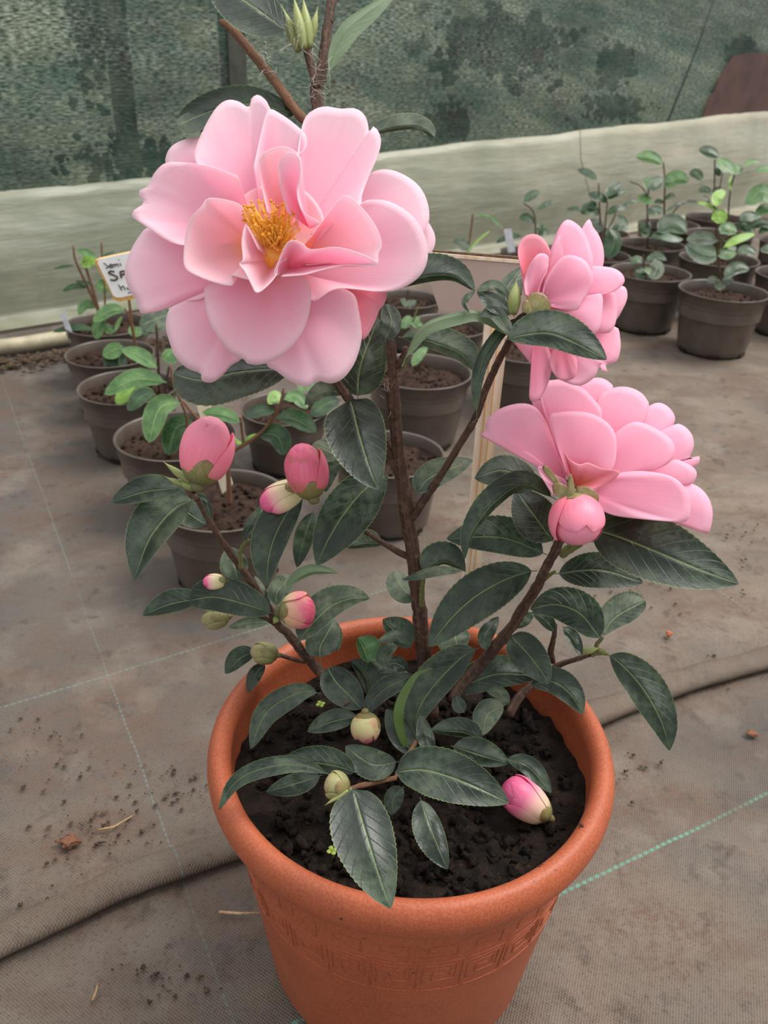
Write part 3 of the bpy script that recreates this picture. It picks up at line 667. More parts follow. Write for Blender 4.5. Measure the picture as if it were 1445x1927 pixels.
L_([(968, 597), (952, 550), (985, 500)], 18, 30, .010, mat='leaf_dusty')
L_([(960, 560), (930, 538), (896, 546)], 10, 12, .004, mat='leaf_dusty')
L_([(948, 640), (989, 630), (1035, 628), (1081, 645), (1142, 677)], 46, 26, -.034, tilt=.4)
L_([(897, 785), (896, 735), (904, 690), (925, 648), (955, 615), (1014, 590)], 13, 13, -.012, tilt=.1)
L_([(544, 62), (480, 15), (385, -45)], 52, 40, -.010, D=TOP, tilt=.2)
L_([(620, 165), (624, 115), (650, 60), (690, 25), (745, -12)], 15, 24, -.004, D=TOP, under=True, tilt=.1, pet=.15)
L_([(566, 216), (455, 196), (336, 230)], 38, 38, .004, D=TOP, tilt=.2, b_=.45)
L_([(400, 208), (365, 222), (334, 236)], 28, 14, .0, D=TOP, mat='leaf_dusty', b_=.4)
L_([(680, 256), (750, 240), (788, 240), (818, 258)], 26, 6, .0, D=TOP, mat='leaf_dusty', b_=.5)
L_([(560, 690), (450, 700), (380, 715), (326, 703)], 52, 34, -.002, tilt=.3, b_=.42)
L_([(648, 742), (612, 735), (573, 762)], 12, 20, .006, mat='leaf_dusty')
L_([(604, 1305), (563, 1303), (502, 1341), (471, 1410)], 24, 24, .000)
L_([(675, 1347), (624, 1358), (578, 1377)], 18, 22, .002)
L_([(484, 1225), (452, 1239), (424, 1268)], 14, 22, -.004)
L_([(500, 1247), (480, 1270), (467, 1303)], 13, 14, .004)
L_([(622, 1458), (563, 1438), (491, 1447), (441, 1474), (411, 1525)], 18, 18, -.030, tilt=.4)
L_([(674, 1455), (624, 1440), (531, 1428)], 18, 34, -.018, tilt=.4, mat='leaf')
L_([(606, 1458), (555, 1475), (501, 1490)], 22, 20, -.010)
L_([(750, 1433), (700, 1438), (650, 1404)], 30, 30, -.012)
L_([(743, 1453), (801, 1450), (878, 1474), (958, 1511)], 50, 48, -.028, tilt=.45, pet=.02, a_=.5)
L_([(664, 1484), (680, 1541), (707, 1629), (735, 1710)], 52, 64, -.040, tilt=.5, pet=.02, a_=.42, b_=.8, label='broad front leaf spotted with dried water marks')
L_([(790, 1500), (812, 1563), (842, 1636)], 22, 34, -.012, tilt=.4)
L_([(760, 1480), (742, 1500), (736, 1534)], 18, 18, -.002)
L_([(848, 1403), (900, 1420), (958, 1437)], 32, 20, -.012)
L_([(950, 1427), (994, 1443), (1038, 1492)], 20, 16, -.010)
L_([(790, 1128), (758, 1106), (742, 1074)], 28, 18, .008, mat='leaf_dusty', b_=.5)
L_([(868, 1228), (858, 1203), (856, 1170)], 36, 28, .004, mat='leaf_dusty')
L_([(914, 1226), (913, 1195), (938, 1160)], 14, 16, .002)
L_([(1058, 1178), (1078, 1200), (1095, 1234)], 13, 12, .004)
L_([(1044, 1190), (1025, 1165), (1000, 1152)], 12, 14, .006)
L_([(520, 1142), (522, 1114), (546, 1084)], 20, 20, .002, mat='leaf_dusty', b_=.5)
L_([(508, 1140), (492, 1115), (480, 1084)], 12, 10, .004, mat='leaf_dusty')
L_([(516, 1155), (461, 1137), (405, 1124), (357, 1130)], 27, 40, -.014, b_=.42, a_=.55)
L_([(385, 1125), (320, 1137), (268, 1158)], 17, 27, -.006)
L_([(512, 1168), (470, 1172), (430, 1181)], 12, 12, .008, mat='leaf_dusty')
L_([(874, 1342), (864, 1326), (856, 1308)], 14, 12, .0)
L_([(958, 1328), (940, 1304), (916, 1300)], 14, 12, .004, mat='leaf_dusty')
L_([(768, 1262), (745, 1248), (722, 1252)], 14, 14, .004)
L_([(725, 1256), (705, 1248), (688, 1250)], 12, 12, .006, mat='leaf_dusty')
L_([(1005, 1150), (985, 1170), (960, 1180)], 10, 12, .010)

# ------------------------------------------------------------------ buds
bud((372, 914), (402, 784), 86, 'bud_pink', -.012, sep=.36, apex=.46, label='fat pink bud about to open')
bud((590, 940), (562, 835), 70, 'bud_rose', -.012, sep=.28, apex=.46, label='rose pink bud with brown side')
bud((572, 912), (491, 954), 50, 'bud_cream', -.004, sep=.36, apex=.4, label='cream bud with pink tip')
bud((524, 1152), (593, 1147), 60, 'bud_mixed', -.010, sep=.3, apex=.38, label='small pink and cream bud')
bud((1076, 930), (1096, 1022), 88, 'bud_pink', -.044, sep=.26, apex=.42, tipd=-.012, label='round pink bud facing forward')
bud((687, 1340), (690, 1400), 48, 'bud_drop', -.006, sep=.5, apex=.6, label='hanging green and pink bud')
bud((657, 1487), (612, 1469), 46, 'bud_green', -.030, sep=.6, apex=.4, label='small round green bud')
bud((524, 1233), (471, 1225), 36, 'bud_green', -.004, sep=.6, apex=.5)
bud((432, 1160), (379, 1168), 34, 'bud_green', -.002, sep=.6, apex=.5)
bud((428, 1092), (382, 1096), 26, 'bud_cream', -.004, sep=.3, apex=.4)
shoot((358, 908), (306, 868), 15, -.010); shoot((350, 915), (310, 897), 12, -.010); shoot((372, 920), (330, 905), 18, -.010)
shoot((965, 592), (972, 524), 26, -.012); shoot((1090, 1228), (1132, 1218), 14, .0)
shoot((562, 96), (530, 10), 22, -.008, D=TD); shoot((572, 92), (552, -10), 22, -.012, D=TD); shoot((582, 90), (570, -8), 22, -.010, D=TD); shoot((584, 80), (598, 12), 16, -.004, D=TD)
shoot((655, 1487), (610, 1516), 10, -.032); shoot((524, 1160), (514, 1174), 14, -.012)
shoot((770, 1090), (758, 1084), 8, -.006)

# ------------------------------------------------------------------ large flower
def tr(c, ox, oy, s): return [(ox + x * s, oy + y * s) for x, y in c]
fs = 620 / 1445
def fl1(c): return tr(c, 220, 160, fs)
m = MB(); cc = P(516, 478, FD + .028); m.blob(cc, .009, 2, .1, (1, 1, 1)); flower = m.build('flower', M['sepal'], plant); flower['label'] = 'large open pink flower with orange stamens'
def pt1(base, out, z, rim, mat='petal', **kw):
    petal(fl1([base])[0], fl1(out), FD + .012 + z, [FD + z + q for q in rim], flower, mat, **kw)
# back row
pt1((900, 700), [(1200, 540), (1340, 585), (1385, 635), (1396, 690), (1375, 742), (1340, 765), (1100, 760)], .016, [.012, .018, .014])
pt1((800, 680), [(1060, 520), (1105, 402), (1150, 372), (1215, 376), (1290, 413), (1340, 465), (1367, 540), (1362, 615), (1300, 680), (1100, 700)], .013, [.010, .016, .012])
pt1((560, 560), [(420, 240), (358, 230), (300, 238), (245, 265), (220, 300), (215, 345), (260, 400), (350, 440)], .013, [.016, .018, .016])
pt1((860, 800), [(1000, 860), (1100, 895), (1178, 908), (1175, 955), (1150, 990), (1135, 1030), (1100, 1098), (1075, 1117), (1055, 1080), (980, 960)], .013, [.014, .018, .016], 'petal_tint', cup=-.002)
pt1((560, 800), [(330, 700), (230, 670), (140, 626), (95, 668), (58, 733), (36, 800), (37, 845), (55, 900), (85, 945), (98, 985), (112, 1004), (180, 992), (270, 962), (350, 945), (430, 950)], .010, [.010, .016, .020, .016], cup=-.003)
pt1((600, 820), [(420, 880), (380, 935), (290, 955), (230, 985), (215, 1060), (232, 1130), (258, 1195), (310, 1243), (368, 1265), (372, 1297), (420, 1303), (465, 1270), (500, 1230), (560, 1180), (600, 1000)], .008, [.010, .018, .022, .018], cup=-.004)
pt1((720, 820), [(640, 1000), (650, 1210), (700, 1255), (760, 1298), (830, 1326), (865, 1305), (890, 1298), (940, 1309), (990, 1288), (1030, 1240), (1055, 1185), (1074, 1100), (1062, 1000), (1035, 915), (940, 880)], .006, [.008, .018, .022, .014], cup=-.004)
# middle row
pt1((610, 570), [(350, 352), (340, 325), (338, 300), (362, 232), (400, 155), (440, 95), (485, 66), (535, 73), (578, 98), (590, 60), (618, 43), (652, 66), (669, 98), (720, 200), (700, 400)], .004, [.012, .014, .016, .010, .002], cup=.002)
pt1((630, 560), [(600, 360), (640, 180), (666, 108), (720, 128), (785, 175), (825, 215), (833, 250), (825, 280), (795, 302), (740, 330), (690, 420)], .000, [.004, .010, .006, .000], cup=.002)
pt1((800, 660), [(780, 420), (800, 250), (825, 145), (870, 105), (920, 94), (980, 104), (1040, 102), (1080, 125), (1100, 165), (1106, 210), (1123, 182), (1146, 202), (1158, 250), (1140, 320), (1105, 400), (1075, 480), (1062, 540), (960, 640)], .002, [-.004, .008, .014, .010, .000], cup=.003)
pt1((610, 640), [(530, 400), (430, 363), (330, 343), (220, 340), (165, 385), (135, 445), (103, 458), (97, 490), (118, 518), (75, 550), (67, 577), (105, 605), (155, 640), (215, 680), (280, 702), (340, 700), (480, 700)], .002, [-.004, .008, .014, .010, .002], cup=.002)
pt1((790, 820), [(900, 640), (1070, 520), (1130, 503), (1200, 513), (1280, 560), (1330, 620), (1361, 700), (1361, 770), (1335, 830), (1290, 870), (1230, 897), (1150, 906), (1060, 897), (980, 892), (930, 907), (860, 950), (820, 900)], .001, [-.004, .004, .010, .012, .006], cup=.002)
pt1((660, 790), [(540, 830), (400, 880), (383, 912), (390, 980), (415, 1060), (465, 1140), (520, 1190), (553, 1198), (570, 1221), (625, 1226), (690, 1207), (760, 1155), (815, 1080), (843, 1000), (851, 920), (840, 870), (780, 825)], .000, [-.004, .004, .014, .006, -.004], cup=-.006)
# inner row
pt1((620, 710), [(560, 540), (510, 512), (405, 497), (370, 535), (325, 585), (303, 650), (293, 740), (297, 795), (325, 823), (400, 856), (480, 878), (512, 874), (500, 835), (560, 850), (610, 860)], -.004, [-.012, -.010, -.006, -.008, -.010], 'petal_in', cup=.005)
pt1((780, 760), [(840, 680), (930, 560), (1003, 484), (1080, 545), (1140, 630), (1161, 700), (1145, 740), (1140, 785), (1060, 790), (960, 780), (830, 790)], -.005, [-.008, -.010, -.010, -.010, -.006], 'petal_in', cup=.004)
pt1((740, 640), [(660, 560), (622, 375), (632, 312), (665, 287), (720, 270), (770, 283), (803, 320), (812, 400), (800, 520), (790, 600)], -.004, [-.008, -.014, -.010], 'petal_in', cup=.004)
pt1((845, 628), [(750, 560), (722, 470), (708, 380), (716, 335), (745, 298), (783, 300), (803, 330), (800, 400), (790, 470), (815, 555), (888, 602), (870, 622)], -.013, [-.008, -.016, -.022, -.018, -.012], 'petal', cup=-.002, p=1)
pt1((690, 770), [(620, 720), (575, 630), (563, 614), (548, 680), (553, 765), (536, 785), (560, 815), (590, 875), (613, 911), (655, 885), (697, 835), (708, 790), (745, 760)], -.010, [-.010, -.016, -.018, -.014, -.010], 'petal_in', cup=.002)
pt1((760, 800), [(700, 838), (690, 826), (706, 780), (740, 702), (770, 681), (812, 695), (850, 722), (960, 712), (1060, 737), (1138, 775), (1125, 792), (1000, 791), (900, 811), (830, 830), (770, 836), (720, 840)], -.012, [-.010, -.014, -.018, -.014, -.010], 'petal', cup=.001)
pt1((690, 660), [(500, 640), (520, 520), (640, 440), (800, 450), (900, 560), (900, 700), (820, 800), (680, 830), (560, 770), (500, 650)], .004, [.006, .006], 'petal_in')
# stamens
m = MB(); ma = MB(); rs = random.Random(3)
for i in range(120):
    bx, by = 690 + rs.uniform(-45, 45), 740 + rs.uniform(-20, 20)
    tx, ty = 690 + rs.gauss(0, 55), 610 + rs.gauss(0, 48)
    if rs.random() < .16: tx, ty = 575 + rs.uniform(-25, 40), 550 + rs.uniform(-35, 45)
    tx = max(552, min(800, tx)); ty = max(508, min(725, ty))
    a, b = fl1([(bx, by), (tx, ty)]); d1 = FD - .016 + rs.uniform(-.004, .004); pm = ((a[0] + b[0]) / 2 + rs.uniform(-3, 3), (a[1] + b[1]) / 2)
    m.tube([P(*a, FD + .006), P(*pm, FD - .007), P(*b, d1)], [.00055, .0005, .0003], 5)
    ma.blob(P(*b, d1 - .0003), rs.uniform(.00045, .0008), 1, .2)
m.blob(P(*fl1([(690, 740)])[0], FD + .004), .010, 2, .1)
m.build('stamens', M['stamen'], flower); ma.build('anthers', M['anther'], flower)

# ------------------------------------------------------------------ upper right flower, seen from the side
s2 = 745 / 1445
def fl2(c): return tr(c, 700, 400, s2)
F2 = D0(1050, 560) - .004
def side_flower(fn, D, bpx, name_label):
    m = MB(); a = P(*fn([bpx])[0], D); m.blob(a, .0045, 2, .1); o = m.build('flower', M['sepal'], plant); o['label'] = name_label; return o
f2 = side_flower(fl2, F2, (600, 340), 'pink flower seen from the side, upper right')
def pt2(fn, D, par, out, z, bulge, base, mat='petal_side', rim=(0, 0, 0), mirror=False, **kw):
    b = fn([base])[0]; petal(b, fn(out), D + z * .4, [D + z + q for q in rim], par, mat, arch=bulge * .5, cup=bulge * .08, wob=.0030, **kw)
    if mirror:
        c = [(base[0] + (x - base[0]) * .93, base[1] + (y - base[1]) * .93) for x, y in out]
        petal(b, fn(c), D + .004, [D + .034 + q for q in rim], par, mat, arch=-bulge * .8, **kw)
B2 = (610, 330)
q2 = lambda out, z, bu, mat='petal_side', base=B2, **kw: pt2(fl2, F2, f2, out, z, bu, base, mat, **kw)
q2([(620, 480), (770, 55), (810, 60), (835, 100), (846, 150), (840, 205), (800, 330)], .012, -.004, mirror=True)
q2([(640, 330), (660, 300), (860, 290), (900, 268), (926, 276), (931, 312), (916, 350), (890, 392), (860, 400), (700, 400)], .010, -.004)
q2([(590, 480), (820, 430), (890, 418), (904, 450), (906, 500), (890, 545), (852, 556), (860, 582), (835, 572), (815, 540), (640, 540)], .012, -.002, base=(590, 400), mirror=True)
q2([(700, 400), (790, 310), (850, 295), (888, 300), (893, 380), (870, 435), (815, 440), (700, 440)], .006, -.004)
q2([(560, 480), (640, 520), (830, 540), (826, 565), (810, 602), (758, 632), (690, 612), (655, 580), (600, 560)], .008, -.006, 'petal_side', base=(600, 420))
q2([(540, 420), (512, 450), (524, 482), (570, 540), (592, 575), (580, 620), (575, 680), (600, 690), (625, 660), (650, 600), (655, 540), (640, 480)], .004, -.006, 'petal_deep', base=(590, 400))
q2([(645, 520), (652, 570), (688, 612), (740, 600), (748, 540), (730, 520)], .003, -.006, 'petal_deep', base=(690, 470))
q2([(650, 250), (760, 200), (850, 198), (900, 213), (922, 246), (903, 275), (860, 297), (800, 307), (690, 345)], .003, -.008)
q2([(615, 285), (612, 250), (640, 180), (664, 100), (690, 45), (713, 26), (745, 40), (774, 72), (800, 140), (806, 195), (780, 290), (730, 340), (650, 350)], .001, -.012, mirror=True)
q2([(640, 300), (640, 190), (660, 120), (682, 85), (702, 84), (715, 105), (713, 165), (690, 260), (650, 310)], -.003, -.006)
q2([(625, 300), (640, 230), (700, 160), (760, 165), (795, 200), (806, 260), (770, 320), (740, 360), (660, 350)], -.003, -.012)
q2([(640, 350), (730, 320), (800, 305), (838, 300), (840, 360), (825, 430), (780, 455), (700, 420)], -.002, -.010)
q2([(556, 300), (545, 220), (532, 150), (537, 115), (560, 85), (600, 80), (635, 108), (652, 150), (645, 190), (622, 250), (606, 300)], -.004, -.004, 'petal_tint', base=(590, 330))
q2([(560, 300), (556, 250), (575, 190), (610, 150), (642, 160), (640, 200), (615, 260), (605, 310)], -.007, -.003, base=(590, 325))
# calyx of that flower
def sepals(fn, D, par, polys):
    for base, out, z in polys: petal(fn([base])[0], fn(out), D + z, [D + z, D + z - .001, D + z], par, 'sepal', cup=-.0005, nn=24, rings=8, name='sepal', wob=.0003)
sepals(fl2, F2 - .014, f2, [((600, 378), [(556, 368), (552, 335), (574, 298), (606, 289), (638, 306), (654, 342), (642, 370)], .001), ((570, 372), [(548, 360), (548, 335), (560, 318), (575, 330), (585, 360)], -.002)])

# ------------------------------------------------------------------ lower right flower
s3 = 680 / 1445
def fl3(c): return tr(c, 740, 680, s3)
F3 = D0(1120, 850) - .010
f3 = side_flower(fl3, F3, (710, 500), 'pink flower tilted sideways, lower right')
B3 = (715, 500)
q3 = lambda out, z, bu, mat='petal_side', base=B3, **kw: pt2(fl3, F3, f3, out, z, bu, base, mat, **kw)
q3([(700, 300), (745, 100), (790, 70), (832, 67), (866, 86), (877, 112), (840, 200)], .016, -.004, mirror=True)
q3([(900, 300), (1010, 190), (1060, 166), (1102, 185), (1126, 225), (1112, 268), (1080, 300), (960, 360)], .014, -.004, mirror=True)
q3([(900, 340), (1100, 262), (1150, 253), (1192, 290), (1201, 340), (1185, 388), (1222, 378), (1224, 395), (1200, 424), (1100, 420), (900, 440)], .012, -.004, mirror=True)
q3([(900, 440), (1100, 395), (1160, 402), (1205, 430), (1212, 460), (1190, 492), (1140, 492), (900, 480)], .009, -.004)
q3([(800, 300), (815, 155), (870, 110), (930, 102), (982, 120), (1012, 150), (1022, 182), (1000, 250), (940, 330), (820, 400)], .010, -.006, mirror=True)
q3([(640, 400), (550, 150), (556, 135), (590, 160), (640, 215), (660, 300), (680, 420)], .008, -.003, base=(690, 480))
q3([(660, 380), (600, 200), (578, 90), (586, 72), (620, 76), (680, 74), (750, 103), (800, 150), (834, 205), (810, 300), (740, 420)], .006, -.006)
q3([(900, 520), (1100, 480), (1190, 488), (1250, 530), (1276, 595), (1270, 660), (1252, 690), (1190, 645), (1100, 590), (900, 540)], .008, -.002, mirror=True)
q3([(780, 480), (860, 320), (940, 250), (1000, 247), (1080, 288), (1122, 332), (1115, 392), (1050, 432), (940, 450), (820, 490)], .003, -.010)
q3([(650, 470), (590, 440), (560, 385), (500, 335), (420, 312), (340, 292), (368, 280), (372, 240), (412, 198), (470, 174), (530, 169), (575, 190), (620, 260), (650, 350), (690, 440)], .002, -.004, base=(690, 485))
q3([(700, 460), (645, 320), (622, 222), (660, 204), (720, 200), (785, 207), (850, 240), (886, 290), (892, 365), (870, 440), (790, 480)], -.001, -.012)
q3([(800, 530), (850, 465), (950, 440), (1050, 445), (1130, 470), (1180, 530), (1188, 600), (1170, 640), (1100, 640), (900, 620), (820, 590)], -.002, -.008)
q3([(700, 470), (684, 364), (702, 390), (745, 412), (780, 405), (840, 430), (905, 440), (870, 480), (800, 510), (740, 510)], -.008, -.004, 'petal_tint', base=(725, 500))
q3([(640, 540), (580, 440), (590, 420), (640, 450), (690, 480), (690, 520)], -.004, -.002, base=(690, 520))
sepals(fl3, F3 - .012, f3, [((690, 545), [(650, 480), (602, 440), (596, 420), (612, 415), (650, 460), (690, 510)], .004), ((690, 560), [(640, 530), (636, 495), (660, 485), (695, 500), (715, 530)], -.001), ((710, 560), [(695, 520), (700, 470), (709, 447), (720, 475), (724, 520), (722, 545)], -.004), ((760, 565), [(730, 530), (735, 503), (770, 500), (808, 518), (822, 545), (815, 580)], -.002)])
# cobweb threads by the upper stems
m = MB(); rs = random.Random(11)
for cx_, cy_, r_ in ((590, 165, 26), (500, 110, 26), (560, 70, 34), (598, 130, 30), (905, 800, 22), (730, 725, 16)):
    for _ in range(16):
        an, q = rs.uniform(0, 6.28), rs.uniform(.4, 1) * r_; x1, y1 = cx_ + rs.gauss(0, 8), cy_ + rs.gauss(0, 14); d = D0(cx_, cy_) - .004
        m.tube([P(x1, y1, d), P(x1 + math.cos(an) * q * .5 + rs.gauss(0, 3), y1 + math.sin(an) * q * .5, d - .002), P(x1 + math.cos(an) * q, y1 + math.sin(an) * q, d)], .00007, 4)
tag(m.build('cobweb', M['web'], plant), kind='stuff')

# ------------------------------------------------------------------ fallen bud, sprouts, ants on the terracotta pot
DB = depth_z(990, 1515, ZS + .012)
def fallen():
    global plant
    r = empty('fallen_bud', on_z(990, 1530, ZS), 'pink and cream bud fallen on dark soil inside terracotta pot', 'flower bud')
    b = bud((1034, 1540), (950, 1474), 62, 'bud_fallen', 0, D=DB, parent=r, sep=.28, apex=.36, name='petals'); return r
M['bud_fallen'] = bud_mat('bud_fallen', [(0, lin((150, 160, 80))), (.25, lin((226, 206, 170))), (.45, lin((240, 190, 180))), (.65, lin((238, 120, 160))), (1, lin((232, 90, 146)))])
fallen()
def sprout(x, y, s, label):
    q = on_z(x, y, ZS + .004); r = empty('weed_sprout', q, label, 'seedling'); m = MB(); m.tube([q, q + Vector((.001, 0, .005)), q + Vector((.0, -.001, .010 * s))], .0005, 5); m.build('stalk', M['moss'], r)
    for k in range(4):
        an = k * 1.6 + .4; m = MB(); m.blob(q + Vector((.002 * math.cos(an), .002 * math.sin(an), 0.0085 * s)) , .0014, 1, .1, (1.1, 1.1, .35)); m.build('leaf', M['moss'], r)
sprout(603, 1338, .8, 'tiny pale weed sprout on soil at left, near hanging green bud')
sprout(625, 1618, 1, 'tiny weed sprout on soil at front left beside broad spotted leaf')
def ant(x, y, an, label):
    q = on_z(x, y, ZR - .002) if y > 1600 else on_z(x, y, ZR - .001); m = MB(); d = Vector((math.cos(an), math.sin(an), 0))
    for k, r in ((-.0016, .0008), (0, .0006), (.0014, .0006)): m.blob(q + d * k, r, 1, .05)
    for k in (-.0005, .0002, .0008):
        for sgn in (-1, 1): m.tube([q + d * k, q + d * k + Vector((-d.y, d.x, 0)) * .0012 * sgn + Vector((0, 0, .0004)), q + d * k * 1.5 + Vector((-d.y, d.x, 0)) * .002 * sgn - Vector((0, 0, .0004))], .00012, 4)
    tag(m.build('ant', M['ant']), label, 'ant')
ant(1021, 1631, .3, 'ant on front right of terracotta rim'); ant(1093, 1553, 2.2, 'ant on right side of terracotta rim')

# ------------------------------------------------------------------ seedlings in brown pots
ALLPOTS = {}
def small_pot(key, cx_, cy_, wpx, label, ratio=.69, soil_in=.16, grp='brown plastic nursery pots of young camellias'):
    r0 = ray(cx_, cy_); e = r0.normalized(); kk = wpx / F / (-r0.z)       # width per metre of drop
    d = kk * CH / (1 + ratio * kk); h = ratio * d; R = d / 2
    c = on_z(cx_, cy_, h); c.z = 0; root = empty('potted_seedling', c, label, 'potted plant', grp)
    m = MB(); tk = .0016
    pr = [(.0001, .004), (R * .70, .004), (R * .73, 0), (R * .76, .003), (R * .79, h * .12), (R * .905, h * .74), (R * .93, h * .765), (R * .94, h * .80), (R * .945, h * .845), (R * .965, h * .86), (R * .975, h * .985), (R * 1.0, h * .992), (R * 1.0, h), (R * .962, h), (R * .95, h * .985), (R * .93, h * .84), (R * .92, h * .6)]
    m.lathe(pr, 72, c); po = m.build('pot', M['plastic'], root)
    for k in range(6):   # dark drainage notches at the foot
        an = k * math.pi / 3 + .3; m2 = Vector((math.cos(an), math.sin(an), 0)); t_ = Vector((-m2.y, m2.x, 0)); q = c + m2 * R * .755; m = MB()
        m.hexa([q - t_ * R * .13 - m2 * .004, q + t_ * R * .13 - m2 * .004, q + t_ * R * .13 + m2 * .002, q - t_ * R * .13 + m2 * .002] + [v + Vector((0, 0, h * .05)) for v in (q - t_ * R * .13 - m2 * .004, q + t_ * R * .13 - m2 * .004, q + t_ * R * .13 + m2 * .0025, q - t_ * R * .13 + m2 * .0025)])
        if m2.y < .5: m.build('drainage_notch', M['ant'], po, flat=True)
    zs = h * (1 - soil_in); m = MB(); V = [c + Vector((0, 0, zs))]; rg, sg = 12, 48
    for i in range(1, rg + 1):
        for k in range(sg):
            an = 6.28318 * k / sg; q = Vector((math.cos(an), math.sin(an), 0)) * R * .93 * i / rg; V.append(c + q + Vector((0, 0, zs + .004 * mnoise.noise((q + c) * 45) + .004 * mnoise.noise((q + c) * 110))))
    m.add(V, [(0, 1 + k, 1 + (k + 1) % sg) for k in range(sg)] + [(1 + i * sg + k, 1 + (i + 1) * sg + k, 1 + (i + 1) * sg + (k + 1) % sg, 1 + i * sg + (k + 1) % sg) for i in range(rg - 1) for k in range(sg)])
    for _ in range(90):
        an = random.random() * 6.283; r = R * .86 * math.sqrt(random.random()); m.blob(c + Vector((r * math.cos(an), r * math.sin(an), zs + .002)), random.uniform(.001, .003), 1, .5)
    m.build('soil', M['soil_bg'], root)
    ALLPOTS[key] = (root, c, R, h, zs, (c - CP).dot(AF)); return root
def pl(key): return ALLPOTS[key][0]
def ydepth(key):
    Y = ALLPOTS[key][1].y; return lambda x, y: depth_y(x, y, Y)
def bstem(key, pts, mat='twig', o=0.0): stem(pts, o, mat, pl(key), 'stem', ydepth(key), .1, 5 * len(pts), 7)
def bleaf(key, pts, wl, wr, mat='leaf_seed', o=0.0, **kw):
    mx, my = pts[len(pts) // 2]; kw.setdefault('n', 18); kw.setdefault('a_', .55); kw.setdefault('b_', .62)
    leaf(pts, wl, wr, o, mat=mat, parent=pl(key), D=depth_y(mx, my, ALLPOTS[key][1].y), **kw)
k2 = 400 / 1445
def c2(*p): return [(1045 + x * k2, 260 + y * k2) for x, y in p]
k1 = 300 / 1445
def c1(*p): return [(100 + x * k1, 460 + y * k1) for x, y in p]
k6 = 580 / 1445
def c6(*p): return [(180 + x * k6, 700 + y * k6) for x, y in p]
small_pot('R1', 1362, 546, 165, 'brown nursery pot with lime green seedling, frontmost of right-hand cluster')
small_pot('R2', 1224, 511, 150, 'brown nursery pot with low dark seedling, directly right of upper side-on flower')
small_pot('R3', 1226, 459, 126, 'brown nursery pot with leafy upright seedling, second from front in column right of upper flower')
small_pot('R4', 1258, 421, 114, 'brown nursery pot with paired tall stems and pale top leaf, against plastic band')
small_pot('R5', 1353, 486, 146, 'brown nursery pot with large dark leaf, directly behind lime green seedling')
small_pot('R6', 1352, 441, 126, 'brown nursery pot with glossy leaves, third back in column of lime green seedling')
small_pot('R7', 1347, 409, 112, 'brown nursery pot with tall dark seedling, rearmost in column of lime green seedling')
small_pot('R8', 1122, 479, 128, 'brown nursery pot with bushy dark seedling half hidden behind upper side-on flower')
small_pot('R9', 1128, 437, 112, 'brown nursery pot against plastic band just behind the bushy dark seedling')
small_pot('R10', 1503, 517, 155, 'brown nursery pot cut by right frame edge, beside lime green seedling')
small_pot('R11', 1499, 455, 132, 'brown nursery pot with broad pale leaves cut by right frame edge, behind another cut pot')
small_pot('R12', 995, 474, 108, 'brown nursery pot with white tag and small dark seedling behind beige sign')
small_pot('L1', 201, 609, 154, 'brown nursery pot with blank white tag, rearmost at left by cream pipe')
small_pot('L2', 207, 664, 164, 'brown nursery pot with thin tan stems beneath handwritten sign, second from back at left')
small_pot('L3', 240, 727, 184, 'brown nursery pot with long bright green leaves, third from back at left')
small_pot('L4', 331, 818, 228, 'brown nursery pot with drooping green leaves, below large flower at left')
small_pot('L5', 420, 938, 248, 'brown nursery pot with tan forked twig and pale stake, nearest of left-hand pots')
small_pot('L6', 535, 768, 165, 'brown nursery pot in shade below large flower, behind forked twig')
small_pot('C1', 790, 697, 198, 'brown nursery pot with bare brown soil behind main trunk, upper of two')
small_pot('C2', 733, 852, 208, 'brown nursery pot with bare brown soil behind main trunk, lower of two')
small_pot('C3', 765, 562, 130, 'brown nursery pot with one shiny pale leaf, below right of large flower')
small_pot('C4', 842, 612, 152, 'brown nursery pot in shade beneath beige sign')
small_pot('C5', 990, 655, 170, 'brown nursery pot right of cream stake, behind upper side-on flower')
# right cluster plants
bstem('R1', [(1362, 552, 2.2), (1354, 510, 2), (1349, 470, 2), (1348, 420, 1.6), (1345, 385, 1.3)], 'bark')
bstem('R1', [(1358, 540, 1.5), (1352, 490, 1.4), (1361, 450, 1.2), (1385, 440, 1.2)], 'twig_green')
for p_, a, b, mt in (((1105, 470), (1060, 420), (1160, 360), 'leaf_lime'), ((1100, 480), (1160, 520), (1110, 580), 'leaf_lime')): pass
bleaf('R1', c2((1095, 470), (1100, 400), (1158, 358)), 10, 11, 'leaf_lime'); bleaf('R1', c2((1085, 490), (1115, 540), (1120, 582)), 16, 15, 'leaf_lime', o=-.01, tilt=.1)
bleaf('R1', c2((1090, 490), (1030, 455), (965, 435)), 3, 4, 'leaf_lime'); bleaf('R1', c2((1120, 650), (1160, 620), (1235, 635)), 14, 10, 'leaf_young', o=-.01)
bleaf('R1', c2((1110, 700), (1000, 680), (890, 690)), 12, 14, 'leaf_dusty', o=-.012); bleaf('R1', c2((1140, 745), (1230, 690), (1355, 650)), 8, 8, 'leaf_lime', o=-.012)
bleaf('R1', c2((1090, 770), (1160, 790), (1230, 780)), 10, 10, 'leaf_young'); bleaf('R1', c2((1150, 960), (1220, 890), (1320, 890)), 14, 10, 'leaf_seed')
bleaf('R1', c2((1110, 980), (1120, 990), (1115, 1035)), 10, 10, 'leaf_dusty', o=-.01); bleaf('R1', c2((1110, 975), (1070, 965), (1030, 972)), 6, 8, 'leaf_dusty'); bleaf('R1', c2((1115, 975), (1160, 968), (1212, 960)), 6, 8, 'leaf_dusty')
bstem('R2', [(1222, 520, 2), (1212, 500, 1.8), (1210, 480, 1.4)], 'bark')
